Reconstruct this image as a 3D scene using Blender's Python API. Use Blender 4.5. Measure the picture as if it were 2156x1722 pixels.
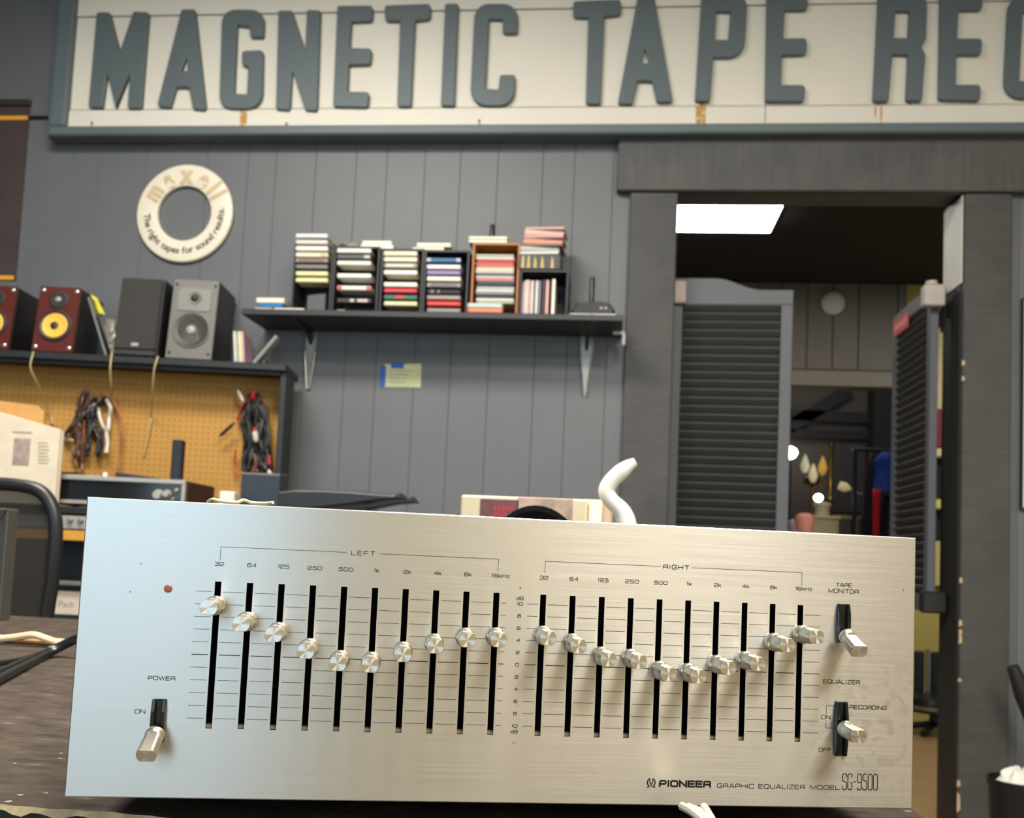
import bpy, bmesh, math, random
from mathutils import Vector, Matrix
random.seed(7)
for o in list(bpy.data.objects): bpy.data.objects.remove(o, do_unlink=True)
scene = bpy.context.scene
col = scene.collection

# ------------------------------------------------------------------ camera
FPX, CX, CY = 2000.0, 1078.0, 1025.4            # focal length and principal point, in pixels of a 2156 x 1722 frame
YAW, PITCH, ROLL = math.radians(6.22), math.radians(4.073), math.radians(2.58)
CAMZ = 0.915
CAM = Vector((0, 0, CAMZ))
_F = Vector((-math.sin(YAW)*math.cos(PITCH), math.cos(YAW)*math.cos(PITCH), math.sin(PITCH)))
_R0 = Vector((math.cos(YAW), math.sin(YAW), 0)); _U0 = _R0.cross(_F)
_R = _R0*math.cos(ROLL) + _U0*math.sin(ROLL); _U = _U0*math.cos(ROLL) - _R0*math.sin(ROLL)
cd = bpy.data.cameras.new('camera'); cam = bpy.data.objects.new('camera', cd); col.objects.link(cam)
m = Matrix((( _R.x, _U.x, -_F.x, 0), (_R.y, _U.y, -_F.y, 0), (_R.z, _U.z, -_F.z, 0), (0, 0, 0, 1)))
m.translation = CAM; cam.matrix_world = m
cd.sensor_fit = 'HORIZONTAL'; cd.sensor_width = 36; cd.lens = FPX/2156*36
cd.shift_x = 0; cd.shift_y = (CY-861)/2156
cd.clip_start = .01; cd.clip_end = 60
cd.dof.use_dof = True; cd.dof.focus_distance = .485; cd.dof.aperture_fstop = 18
scene.camera = cam

# ------------------------------------------------------------------ world, lights, exposure
world = bpy.data.worlds.new('sky'); scene.world = world; world.use_nodes = True
bg = world.node_tree.nodes['Background']; bg.inputs[0].default_value = (.62, .83, 1.0, 1); bg.inputs[1].default_value = 3.2
def area(name, loc, sx, sy, power, colr, rot=(0, 0, 0)):
    l = bpy.data.lights.new(name, 'AREA'); l.shape = 'RECTANGLE'; l.size = sx; l.size_y = sy
    l.energy = power; l.color = colr
    o = bpy.data.objects.new(name, l); col.objects.link(o); o.location = loc; o.rotation_euler = rot
    return o
WARM = (1, .95, .86)
area('ceiling_lamp_one', (1.4, -1.0, 3.15), 1.2, .6, 100, WARM)
area('ceiling_lamp_two', (-1.2, 1.35, 3.15), 1.2, .6, 115, WARM)
area('ceiling_lamp_three', (.6, .2, 3.15), 1.2, .6, 112, WARM)
area('back_room_fill_light', (2.3, 4.7, 2.70), 1.2, .3, 30, WARM)  # unseen light, added to brighten the olive wall and the floor
area('hall_fill_light', (1.6, 7.6, 3.3), .5, .5, 14, (1, .82, .66))  # unseen warm light, added to lift the dark hall
vs = scene.view_settings
vs.view_transform = 'Standard'; vs.look = 'None'; vs.gamma = 1; vs.exposure = 0.0; vs.use_curve_mapping = False

# ------------------------------------------------------------------ projection helpers (a pixel of the photograph onto a real plane)
def ray(px, py): return _R*((px-CX)/FPX) - _U*((py-CY)/FPX) + _F
def at(px, py, Y):
    d = ray(px, py); return CAM + d*(Y/d.y)
def atz(px, py, z):
    d = ray(px, py); return CAM + d*((z-CAMZ)/d.z)
class Frame:
    def __init__(s, x, y, z=0, deg=0):
        s.M = Matrix.Translation((x, y, z)) @ Matrix.Rotation(math.radians(deg), 4, 'Z'); s.I = s.M.inverted()
    def loc(s, px, py, d):                       # pixel -> local point on the local plane y = d
        o = s.I @ CAM; r = s.I.to_3x3() @ ray(px, py)
        return o + r*((d-o.y)/r.y)
    def w(s, x, y, z): return s.M @ Vector((x, y, z))

# ------------------------------------------------------------------ materials
def lin(c):
    c = c/255; return c/12.92 if c <= .04045 else ((c+.055)/1.055)**2.4
def rgb(c): return (lin(c[0]), lin(c[1]), lin(c[2]), 1)
MATS = {}
def mat(name, c, rough=.5, metal=0, var=.08, scale=25, stretch=(1, 1, 1), bump=0, bscale=None, spec=.5, emit=0, alpha=None, coat=0):
    if name in MATS: return MATS[name]
    M = bpy.data.materials.new(name); M.use_nodes = True; nt = M.node_tree; N = nt.nodes; L = nt.links
    b = N['Principled BSDF']; tc = N.new('ShaderNodeTexCoord'); mp = N.new('ShaderNodeMapping'); mp.inputs['Scale'].default_value = stretch
    L.new(tc.outputs['Object'], mp.inputs['Vector'])
    nz = N.new('ShaderNodeTexNoise'); nz.inputs['Scale'].default_value = scale; nz.inputs['Detail'].default_value = 4
    L.new(mp.outputs[0], nz.inputs['Vector'])
    mx = N.new('ShaderNodeMix'); mx.data_type = 'RGBA'
    base = rgb(c)
    mx.inputs[6].default_value = tuple(max(0, v*(1-var*2)) for v in base[:3])+(1,)
    mx.inputs[7].default_value = tuple(min(1, v*(1+var*2)) for v in base[:3])+(1,)
    L.new(nz.outputs['Fac'], mx.inputs[0]); L.new(mx.outputs[2], b.inputs['Base Color'])
    b.inputs['Roughness'].default_value = rough; b.inputs['Metallic'].default_value = metal
    b.inputs['Specular IOR Level'].default_value = spec; b.inputs['Coat Weight'].default_value = coat
    if bump:
        n2 = N.new('ShaderNodeTexNoise'); n2.inputs['Scale'].default_value = bscale or scale*3; n2.inputs['Detail'].default_value = 3
        L.new(mp.outputs[0], n2.inputs['Vector'])
        bp = N.new('ShaderNodeBump'); bp.inputs['Strength'].default_value = bump; bp.inputs['Distance'].default_value = .002
        L.new(n2.outputs['Fac'], bp.inputs['Height']); L.new(bp.outputs[0], b.inputs['Normal'])
    if emit:
        L.new(mx.outputs[2], b.inputs['Emission Color']); b.inputs['Emission Strength'].default_value = emit
    if alpha is not None: b.inputs['Alpha'].default_value = alpha
    MATS[name] = M; return M
def cmat(c, rough=.45, **k):
    return mat('plastic_%d_%d_%d_%d' % (c[0], c[1], c[2], int(rough*100)), c, rough, **k)

def brushed(name, c, rough, aniso, radial=False, stains=False, streak=1):
    M = bpy.data.materials.new(name); M.use_nodes = True; nt = M.node_tree; N = nt.nodes; L = nt.links
    b = N['Principled BSDF']; b.inputs['Metallic'].default_value = 1; b.inputs['Anisotropic'].default_value = aniso
    if radial:
        tg = N.new('ShaderNodeTangent'); tg.direction_type = 'RADIAL'; tg.axis = 'Y'; b.inputs['Anisotropic Rotation'].default_value = .25
    else:                                        # lines brushed along x scatter light along z
        tg = N.new('ShaderNodeVectorTransform'); tg.vector_type = 'VECTOR'; tg.convert_from = 'OBJECT'; tg.convert_to = 'WORLD'; tg.inputs[0].default_value = (0, 0, 1)
    L.new(tg.outputs[0], b.inputs['Tangent'])
    tc = N.new('ShaderNodeTexCoord'); mp = N.new('ShaderNodeMapping')
    mp.inputs['Scale'].default_value = (1500, 60, 1500) if radial else (14, 1, 2600)
    L.new(tc.outputs['Object'], mp.inputs['Vector'])
    nz = N.new('ShaderNodeTexNoise'); nz.inputs['Scale'].default_value = 1; nz.inputs['Detail'].default_value = 3
    L.new(mp.outputs[0], nz.inputs['Vector'])
    mx = N.new('ShaderNodeMix'); mx.data_type = 'RGBA'; base = rgb(c)
    mx.inputs[6].default_value = tuple(v*(1-.10*streak) for v in base[:3])+(1,); mx.inputs[7].default_value = tuple(min(1, v*(1+.08*streak)) for v in base[:3])+(1,)
    L.new(nz.outputs['Fac'], mx.inputs[0]); out = mx.outputs[2]
    mr = N.new('ShaderNodeMapRange'); mr.inputs[3].default_value = rough-.05*streak; mr.inputs[4].default_value = rough+.07*streak
    L.new(nz.outputs['Fac'], mr.inputs[0]); L.new(mr.outputs[0], b.inputs['Roughness'])
    if stains:                                   # corrosion blotches at the lower right of the faceplate
        n2 = N.new('ShaderNodeTexNoise'); n2.inputs['Scale'].default_value = 150; n2.inputs['Detail'].default_value = 3
        L.new(tc.outputs['Object'], n2.inputs['Vector'])
        r1 = N.new('ShaderNodeMapRange'); r1.inputs[1].default_value = .53; r1.inputs[2].default_value = .58; L.new(n2.outputs['Fac'], r1.inputs[0])
        vd = N.new('ShaderNodeVectorMath'); vd.operation = 'DISTANCE'; vd.inputs[1].default_value = (.19, 0, .055)
        L.new(tc.outputs['Object'], vd.inputs[0])
        r2 = N.new('ShaderNodeMapRange'); r2.inputs[1].default_value = .012; r2.inputs[2].default_value = .055; r2.inputs[3].default_value = 1; r2.inputs[4].default_value = 0
        L.new(vd.outputs['Value'], r2.inputs[0])
        mu = N.new('ShaderNodeMath'); mu.operation = 'MULTIPLY'; L.new(r1.outputs[0], mu.inputs[0]); L.new(r2.outputs[0], mu.inputs[1])
        m2 = N.new('ShaderNodeMath'); m2.operation = 'MULTIPLY'; m2.inputs[1].default_value = .22; L.new(mu.outputs[0], m2.inputs[0])
        m3 = N.new('ShaderNodeMix'); m3.data_type = 'RGBA'; m3.inputs[7].default_value = rgb((128, 128, 112))
        L.new(m2.outputs[0], m3.inputs[0]); L.new(out, m3.inputs[6]); out = m3.outputs[2]
    L.new(out, b.inputs['Base Color'])
    return M

def rough_wood(name, c, vert=True):
    M = bpy.data.materials.new(name); M.use_nodes = True; nt = M.node_tree; N = nt.nodes; L = nt.links
    b = N['Principled BSDF']; b.inputs['Roughness'].default_value = .62
    tc = N.new('ShaderNodeTexCoord'); mp = N.new('ShaderNodeMapping'); mp.inputs['Scale'].default_value = (2, 2, 22) if vert else (22, 2, 2)
    L.new(tc.outputs['Object'], mp.inputs['Vector'])
    n1 = N.new('ShaderNodeTexNoise'); n1.inputs['Scale'].default_value = 3; n1.inputs['Detail'].default_value = 5; L.new(mp.outputs[0], n1.inputs['Vector'])
    n2 = N.new('ShaderNodeTexNoise'); n2.inputs['Scale'].default_value = 7; n2.inputs['Detail'].default_value = 2; L.new(tc.outputs['Object'], n2.inputs['Vector'])
    ad = N.new('ShaderNodeMath'); ad.operation = 'ADD'; L.new(n1.outputs['Fac'], ad.inputs[0]); L.new(n2.outputs['Fac'], ad.inputs[1])
    rp = N.new('ShaderNodeValToRGB'); e = rp.color_ramp.elements; base = rgb(c)
    e[0].position = .30; e[0].color = tuple(v*.72 for v in base[:3])+(1,); e[1].position = .68; e[1].color = tuple(v*1.2 for v in base[:3])+(1,)
    hv = N.new('ShaderNodeMath'); hv.operation = 'MULTIPLY'; hv.inputs[1].default_value = .5; L.new(ad.outputs[0], hv.inputs[0])
    L.new(hv.outputs[0], rp.inputs[0]); L.new(rp.outputs[0], b.inputs['Base Color'])
    bp = N.new('ShaderNodeBump'); bp.inputs['Strength'].default_value = .2; bp.inputs['Distance'].default_value = .002
    L.new(n1.outputs['Fac'], bp.inputs['Height']); L.new(bp.outputs[0], b.inputs['Normal'])
    return M

def seethrough(name, c, amount, rough=.5):
    M = bpy.data.materials.new(name); M.use_nodes = True; nt = M.node_tree; N = nt.nodes; L = nt.links
    b = N['Principled BSDF']; b.inputs['Base Color'].default_value = rgb(c); b.inputs['Roughness'].default_value = rough
    t = N.new('ShaderNodeBsdfTransparent'); mx = N.new('ShaderNodeMixShader')
    tc = N.new('ShaderNodeTexCoord'); nz = N.new('ShaderNodeTexNoise'); nz.inputs['Scale'].default_value = 60; L.new(tc.outputs['Object'], nz.inputs['Vector'])
    mr = N.new('ShaderNodeMapRange'); mr.inputs[1].default_value = .35; mr.inputs[2].default_value = .65
    mr.inputs[3].default_value = max(0, amount-.25); mr.inputs[4].default_value = min(1, amount+.25); L.new(nz.outputs['Fac'], mr.inputs[0])
    L.new(mr.outputs[0], mx.inputs[0]); L.new(t.outputs[0], mx.inputs[1]); L.new(b.outputs[0], mx.inputs[2])
    L.new(mx.outputs[0], N['Material Output'].inputs['Surface']); return M

# ------------------------------------------------------------------ mesh builder
WM = {}
class MB:
    def __init__(s, M=None): s.v = []; s.f = []; s.M = M
    def p(s, q):
        q = Vector(q); s.v.append(s.M @ q if s.M else q); return len(s.v)-1
    def face(s, pts): s.f.append([s.p(q) for q in pts])
    def box(s, x0, x1, y0, y1, z0, z1):
        if x0 > x1: x0, x1 = x1, x0
        if y0 > y1: y0, y1 = y1, y0
        if z0 > z1: z0, z1 = z1, z0
        i = [s.p(q) for q in ((x0,y0,z0),(x1,y0,z0),(x1,y1,z0),(x0,y1,z0),(x0,y0,z1),(x1,y0,z1),(x1,y1,z1),(x0,y1,z1))]
        for a in ((0,3,2,1),(4,5,6,7),(0,1,5,4),(1,2,6,5),(2,3,7,6),(3,0,4,7)): s.f.append([i[k] for k in a])
        return s
    def hexa(s, q):                              # eight corners: four of the front (ccw), four of the back
        i = [s.p(a) for a in q]
        for a in ((3,2,1,0),(4,5,6,7),(0,1,5,4),(1,2,6,5),(2,3,7,6),(3,0,4,7)): s.f.append([i[k] for k in reversed(a)])
        return s
    def prism(s, poly, d0, d1, axes=None):       # poly of (a,b) swept along c from d0 to d1; axes(a,b,c)->point
        ax = axes or (lambda a, b, c: (a, c, b)); n = len(poly)
        A = [s.p(ax(a, b, d0)) for a, b in poly]; B = [s.p(ax(a, b, d1)) for a, b in poly]
        s.f.append(A); s.f.append(B[::-1])
        for k in range(n): s.f.append([A[k], B[k], B[(k+1) % n], A[(k+1) % n]])
        return s
    def ring_skin(s, rings, caps=True):
        idx = [[s.p(q) for q in r] for r in rings]; n = len(idx[0])
        for a, b in zip(idx, idx[1:]):
            for k in range(n): s.f.append([a[k], a[(k+1) % n], b[(k+1) % n], b[k]])
        if caps: s.f.append(idx[0][::-1]); s.f.append(idx[-1])
        return s
    def lathe(s, prof, c, axis, n=24, flat=None):  # prof: (distance along axis, radius)
        axis = Vector(axis).normalized(); c = Vector(c)
        t = Vector((0, 0, 1)) if abs(axis.z) < .9 else Vector((1, 0, 0))
        u = t.cross(axis).normalized(); w = axis.cross(u)
        rings = []
        for q in prof:
            r = []
            for k in range(n):
                a = 2*math.pi*k/n; cu, cw = q[1]*math.cos(a), q[1]*math.sin(a)
                if len(q) > 2: cw = max(-q[2], min(q[2], cw))
                r.append(c+axis*q[0]+u*cu+w*cw)
            rings.append(r)
        return s.ring_skin(rings)
    def cyl(s, a, b, r, r2=None, n=16):
        a, b = Vector(a), Vector(b); return s.lathe([(0, r), ((b-a).length, r if r2 is None else r2)], a, b-a, n)
    def tube(s, pts, r, n=8, closed=False, rad=None):
        pts = [Vector(p) for p in pts]; rings = []; N = len(pts); up = None
        for i, p in enumerate(pts):
            a = pts[i-1] if (i or closed) else p; b = pts[(i+1) % N] if (i < N-1 or closed) else p
            t = (b-a).normalized() if (b-a).length > 1e-9 else Vector((0, 0, 1))
            if up is None: up = Vector((0, 0, 1)) if abs(t.z) < .9 else Vector((1, 0, 0))
            u = up.cross(t)
            if u.length < 1e-6: u = Vector((1, 0, 0)).cross(t)
            u.normalize(); w = t.cross(u); up = w
            rr = rad[i] if rad else r
            rings.append([p+u*rr*math.cos(2*math.pi*k/n)+w*rr*math.sin(2*math.pi*k/n) for k in range(n)])
        if closed: rings.append(rings[0])
        return s.ring_skin(rings, not closed)
    def build(s, name, material, parent=None, mw=None, smooth=False, bevel=0, seg=1, label=None, kind=None):
        v = [Vector(q) for q in s.v]
        if mw is None:
            if parent is not None: mw = WM[parent.name]
            else:
                lo = Vector((min(q.x for q in v), min(q.y for q in v), min(q.z for q in v))); hi = Vector((max(q.x for q in v), max(q.y for q in v), max(q.z for q in v)))
                mw = Matrix.Translation(((lo.x+hi.x)/2, (lo.y+hi.y)/2, lo.z))
            inv = mw.inverted(); v = [inv @ q for q in v]
        me = bpy.data.meshes.new(name); me.from_pydata([tuple(q) for q in v], [], s.f)
        bm = bmesh.new(); bm.from_mesh(me)
        bmesh.ops.remove_doubles(bm, verts=bm.verts, dist=1e-6)
        bmesh.ops.recalc_face_normals(bm, faces=bm.faces)
        if bevel:
            ed = [e for e in bm.edges if len(e.link_faces) == 2 and e.calc_face_angle(0) > .5]
            bmesh.ops.bevel(bm, geom=ed, offset=bevel, segments=seg, affect='EDGES', profile=.5, clamp_overlap=True)
        bm.to_mesh(me); bm.free(); me.update()
        return link(name, me, material, parent, mw, smooth, label, kind)
def link(name, me, material, parent, mw, smooth=False, label=None, kind=None):
    if material is not None:
        me.materials.clear(); me.materials.append(material)
    if smooth:
        me.polygons.foreach_set('use_smooth', [True]*len(me.polygons))
        if smooth != 'all':
            try: me.set_sharp_from_angle(angle=math.radians(38))
            except Exception: pass
    o = bpy.data.objects.new(name, me); col.objects.link(o)
    WM[o.name] = mw
    if parent is not None: o.parent = parent; o.matrix_local = WM[parent.name].inverted() @ mw
    else: o.matrix_world = mw
    if label: o['label'] = label
    if kind: o['kind'] = kind
    return o
def tag(o, label=None, cat=None, group=None, kind=None):
    if label: o['label'] = label
    if cat: o['category'] = cat
    if group: o['group'] = group
    if kind: o['kind'] = kind
    return o
def thing(name, label, cat, loc=(0, 0, 0), deg=0, group=None, mw=None):
    o = bpy.data.objects.new(name, None); col.objects.link(o); o.empty_display_size = .05
    M = mw or Matrix.Translation(loc) @ Matrix.Rotation(math.radians(deg), 4, 'Z')
    o.matrix_world = M; WM[o.name] = M
    return tag(o, label, cat, group)
def bx(name, m_, parent, x0, x1, y0, y1, z0, z1, M=None, bevel=0, **k): return MB(M).box(x0, x1, y0, y1, z0, z1).build(name, m_, parent, bevel=bevel, **k)
def dup(o, name, parent, mw):
    c = bpy.data.objects.new(name, o.data); col.objects.link(c); c.parent = parent; WM[c.name] = mw
    c.matrix_local = WM[parent.name].inverted() @ mw; return c

# 2D outlines with rounded corners: points (x, y[, r])
def fillet(pts, r0=0, seg=5, closed=True):
    out = []; n = len(pts)
    for i, q in enumerate(pts):
        p = Vector(q[:2]); r = q[2] if len(q) > 2 else r0
        if r <= 0 or (not closed and i in (0, n-1)): out.append(p); continue
        a = Vector(pts[i-1][:2])-p; b = Vector(pts[(i+1) % n][:2])-p
        la, lb = a.length, b.length
        if la < 1e-9 or lb < 1e-9: out.append(p); continue
        a /= la; b /= lb; ang = a.angle(b)
        if ang > 3.05: out.append(p); continue
        t = min(r/math.tan(ang/2), la*.49, lb*.49); rr = t*math.tan(ang/2)
        c = p+(a+b).normalized()*(rr/math.sin(ang/2)); s = p+a*t-c; e = p+b*t-c
        a0 = math.atan2(s.y, s.x); d = math.atan2(e.y, e.x)-a0
        while d > math.pi: d -= 2*math.pi
        while d < -math.pi: d += 2*math.pi
        for k in range(seg+1): out.append(c+Vector((math.cos(a0+d*k/seg), math.sin(a0+d*k/seg)))*rr)
    return out
def outline_mesh(name, loops, depth, bev=0):     # closed 2D loops (even-odd holes) -> solid mesh, z in [-depth/2, depth/2]
    cu = bpy.data.curves.new(name, 'CURVE'); cu.dimensions = '2D'; cu.fill_mode = 'BOTH'; cu.extrude = depth/2; cu.bevel_depth = bev; cu.bevel_resolution = 1
    for lp in loops:
        sp = cu.splines.new('POLY'); sp.points.add(len(lp)-1); sp.use_cyclic_u = True
        for p, q in zip(sp.points, lp): p.co = (q[0], q[1], 0, 1)
    o = bpy.data.objects.new(name, cu); col.objects.link(o)
    me = bpy.data.meshes.new_from_object(o.evaluated_get(bpy.context.evaluated_depsgraph_get()))
    bpy.data.objects.remove(o); bpy.data.curves.remove(cu); me.name = name; return me
def font_mesh(txt, size, depth=0, bold=0):
    cu = bpy.data.curves.new('lettering', 'FONT'); cu.body = txt; cu.size = size; cu.extrude = depth; cu.offset = bold; cu.align_x = 'LEFT'
    o = bpy.data.objects.new('lettering', cu); col.objects.link(o)
    me = bpy.data.meshes.new_from_object(o.evaluated_get(bpy.context.evaluated_depsgraph_get()))
    bpy.data.objects.remove(o); bpy.data.curves.remove(cu); return me
ORD = ['topmost', 'second from the top', 'third from the top', 'fourth from the top', 'fifth from the top', 'sixth from the top', 'seventh from the top', 'eighth from the top', 'ninth from the top', 'tenth from the top', 'eleventh from the top', 'twelfth from the top', 'thirteenth from the top', 'fourteenth from the top', 'fifteenth from the top', 'sixteenth from the top', 'seventeenth from the top', 'eighteenth from the top', 'nineteenth from the top', 'twentieth from the top']
FIRST = ['first', 'second', 'third', 'fourth', 'fifth', 'sixth', 'seventh', 'eighth', 'ninth', 'tenth', 'eleventh']
BLACK = mat('black_satin', (26, 27, 29), .45, var=.05); BLACKP = mat('black_plastic', (20, 20, 22), .35, var=.05)
STEEL = mat('zinc_steel', (150, 148, 140), .35, .8, var=.05); WHITEP = mat('white_plastic', (215, 212, 205), .4, var=.03)
# ================================================================== the room
WALLY, CEIL = 3.40, 3.2
WALL = mat('wall_paint_slate', (99, 101, 104), .5, var=.05, scale=6, bump=.08, bscale=300)
WALLB = mat('wall_groove', (92, 95, 100), .7)
CREAM = mat('wall_paint_cream', (206, 196, 168), .8, var=.02, scale=3)
CEILM = mat('ceiling_paint', (120, 118, 112), .9, var=.03, scale=4)
FLOORM = mat('floor_boards', (104, 92, 78), .5, var=.2, scale=4, stretch=(1, 14, 1))
TRIM = rough_wood('painted_sawn_wood', (69, 68, 66)); TRIMH = rough_wood('painted_sawn_wood_header', (78, 77, 75), False)
DW0, DW1 = at(1418, 700, 3.37).x, at(2024, 700, 3.37).x          # doorway sides
DZ = at(1700, 402, 3.37).z                                        # doorway head
XL, XR, YB = -3.4, 3.2, -3.0
def struct(name, mb, m_, parent=None, **k):
    o = mb.build(name, m_, parent, **k)
    if parent is None: o['kind'] = 'structure'
    return o
struct('floor', MB().box(XL-.1, XR+.1, YB-.1, 3.55, -.1, 0), FLOORM)
struct('ceiling', MB().box(XL-.1, XR+.1, YB-.1, 3.55, CEIL, CEIL+.1), CEILM)
wf = struct('wall_front', MB().box(XL-.1, DW0-.01, WALLY, 3.54, 0, CEIL).box(DW1+.01, XR+.1, WALLY, 3.54, 0, CEIL).box(DW0-.01, DW1+.01, WALLY, 3.54, DZ+.01, CEIL), WALLB)
struct('wall_left', MB().box(XL-.1, XL, YB, 3.4, 0, CEIL), WALL)
struct('wall_right', MB().box(XR, XR+.1, YB, 3.4, 0, CEIL), CREAM)
WX0, WX1, WZ0, WZ1 = -3.2, .30, .55, 2.85                         # shop window in the wall behind the camera
struct('wall_back', MB().box(XL, WX0, YB-.1, YB, 0, CEIL).box(WX1, XR, YB-.1, YB, 0, CEIL).box(WX0, WX1, YB-.1, YB, 0, WZ0).box(WX0, WX1, YB-.1, YB, WZ1, CEIL), CREAM)
w1 = struct('window_1', MB().box(WX0, WX0+.05, YB-.07, YB-.02, WZ0, WZ1).box(WX1-.05, WX1, YB-.07, YB-.02, WZ0, WZ1).box(WX0+.05, WX1-.05, YB-.07, YB-.02, WZ0, WZ0+.05).box(WX0+.05, WX1-.05, YB-.07, YB-.02, WZ1-.05, WZ1), mat('window_frame', (70, 72, 75), .4))
bx('mullion', MATS['window_frame'], w1, -1.62, -1.57, YB-.07, YB-.02, WZ0+.05, WZ1-.05)
# wall planks, grooves where the photograph shows them
gx = [at(p, 400, WALLY-.012).x for p in (149, 202, 303, 433, 519, 578, 662, 747, 812, 892, 967, 1046, 1141, 1208, 1290)]
rr = random.Random(3)
while gx[0] > XL+.12: gx.insert(0, gx[0]-rr.choice((.09, .17, .21, .14)))
gx[0] = XL
while gx[-1] < XR-.2: gx.append(gx[-1]+rr.choice((.12, .17, .15, .11)))
gx.append(XR)
for a, b in zip(gx, gx[1:]):
    z0 = 0 if (b < DW0+.002 or a > DW1-.002) else DZ+.02
    parts = [(a, b, z0)]
    if z0:                                        # a plank that straddles a side of the doorway is cut to fit
        parts = []
        if a < DW0-.01: parts += [(a, DW0-.01, 0)]
        parts += [(max(a, DW0-.006), min(b, DW1+.006), DZ+.02)]
        if b > DW1+.01: parts += [(DW1+.01, b, 0)]
    for x0, x1, zz in parts:
        if x1-x0 > .012: bx('plank', WALL, wf, x0+.0004, x1-.0004, WALLY-.012, WALLY+.001, zz, CEIL, bevel=.0012)

# ---- doorway trim
TF = 3.36
xl0 = at(1322, 560, TF).x; hx0 = at(1300, 360, TF).x; hz1 = at(1500, 312, TF).z; hz0 = at(1700, 402, TF-.01).z
xr0 = at(2030, 600, TF).x; xr1 = at(2131, 600, TF).x
struct('trim_1', MB().box(xl0, DW0, TF, WALLY-.013, 0, hz0-.002), TRIM, bevel=.004)
struct('trim_2', MB().box(xr0, xr1, TF, WALLY-.013, 0, hz0-.002), TRIM, bevel=.004)
struct('trim_3', MB().box(hx0, 3.0, TF-.012, WALLY-.013, hz0, hz1+.12), TRIMH, bevel=.004)
JAMB = mat('jamb_dark', (34, 31, 29), .6, var=.15, scale=8)
struct('trim_4', MB().box(DW1+.001, DW1+.02, WALLY-.012, 3.56, 0, DZ), JAMB)
struct('trim_5', MB().box(DW0-.02, DW0-.001, WALLY-.012, 3.56, 0, DZ), JAMB)
# pale board on the jamb, upper part, and paint chips on the post edge
zb0, zb1 = at(2010, 612, 3.46).z, at(2010, 432, 3.46).z
struct('trim_6', MB().box(DW1-.004, DW1+.0009, 3.365, 3.55, zb0, zb1), mat('pale_board', (205, 200, 190), .6, var=.1, scale=6, stretch=(6, 6, .6)), bevel=.002)
t2 = bpy.data.objects['trim_2']
CHIP = mat('bare_wood_chip', (196, 166, 128), .7)
for py, h in ((764, 12), (797, 10), (1222, 12), (1312, 14), (1330, 10), (1345, 22), (1432, 8), (1650, 14), (1690, 40)):
    q = at(2028 if py > 1200 else 2029, py, TF); hh = h*TF/2000/2
    MB().prism([(-.004, -hh), (.006, -hh*.6), (.004, hh*.7), (-.003, hh)], -.0012, .004, lambda a, b, c: (xr0+a, TF+c, q.z+b)).build('paint_chip', CHIP, t2)

# ================================================================== the room beyond the doorway
FY, FC = 6.2, 2.75
FX0, FX1 = -.6, 3.6
BACKC = mat('back_room_ceiling', (34, 34, 37), .8)
struct('floor_back', MB().box(FX0-1, FX1, 3.55, 10, -.1, 0), mat('back_floor', (150, 122, 86), .35, var=.15, scale=3, stretch=(1, 8, 1)))
struct('ceiling_back', MB().box(FX0, FX1, 3.56, FY+.1, FC, FC+.1), BACKC)
ox0, ox1 = at(1640, 900, FY).x, at(1905, 900, FY).x
oz = at(1780, 815, FY).z
FARW = mat('back_wall_panel', (104, 97, 87), .6, var=.08, scale=5)
YEL = mat('olive_paint', (176, 160, 84), .7, var=.05, scale=3)
wb = struct('wall_back_room', MB().box(FX0, ox0, FY, FY+.1, 0, FC).box(ox0, ox1, FY, FY+.1, oz, FC), FARW)
struct('wall_back_room_right', MB().box(ox1, FX1, FY, FY+.1, 0, FC), YEL)
struct('wall_back_left', MB().box(FX0-.1, FX0, 3.56, FY, 0, FC), FARW)
struct('wall_back_right', MB().box(FX1, FX1+.1, 3.56, FY, 0, FC), YEL)
x = ox0
while x < ox1-.05:                                # panel planks over the far opening
    x2 = min(ox1, x+rr.choice((.16, .24, .2))); bx('plank', FARW, wb, x+.004, x2-.004, FY-.012, FY+.001, oz+.11, FC, bevel=.002); x = x2
struct('trim_7', MB().box(ox0-.1, ox1+.02, FY-.03, FY, oz, oz+.1), mat('far_header', (118, 110, 98), .6), bevel=.004)
# ceiling light panel
lp = thing('ceiling_light', 'bright white rectangular light panel on the black ceiling beyond the doorway', 'light', (0, 0, 0))
a0 = atz(1412, 432, FC-.03); a1 = atz(1640, 432, FC-.03); a2 = atz(1628, 488, FC-.03)
lx0, lx1, ly0, ly1 = a0.x-.03, (a1.x+a2.x)/2, min(a0.y, a1.y), a2.y
WM[lp.name] = Matrix.Translation((lx0, ly0, FC-.03)); lp.matrix_world = WM[lp.name]
bx('housing', WHITEP, lp, lx0-.01, lx1+.01, ly0-.01, ly1+.01, FC-.028, FC, bevel=.004)
bx('diffuser', mat('lit_diffuser', (255, 252, 244), .5, var=0, emit=26), lp, lx0, lx1, ly0, ly1, FC-.034, FC-.029)
# round detector on the far wall
q = at(1753, 640, FY-.012); r = 24*FY/2000
MB().lathe([(0, r), (.02, r), (.035, r*.8), (.04, r*.35)], q, (0, -1, 0), 28).build('smoke_detector', mat('detector_plastic', (190, 186, 175), .5), smooth=True)
tag(bpy.data.objects['smoke_detector'], 'round off-white disc high on the panelled wall beyond the doorway', 'smoke detector')

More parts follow.
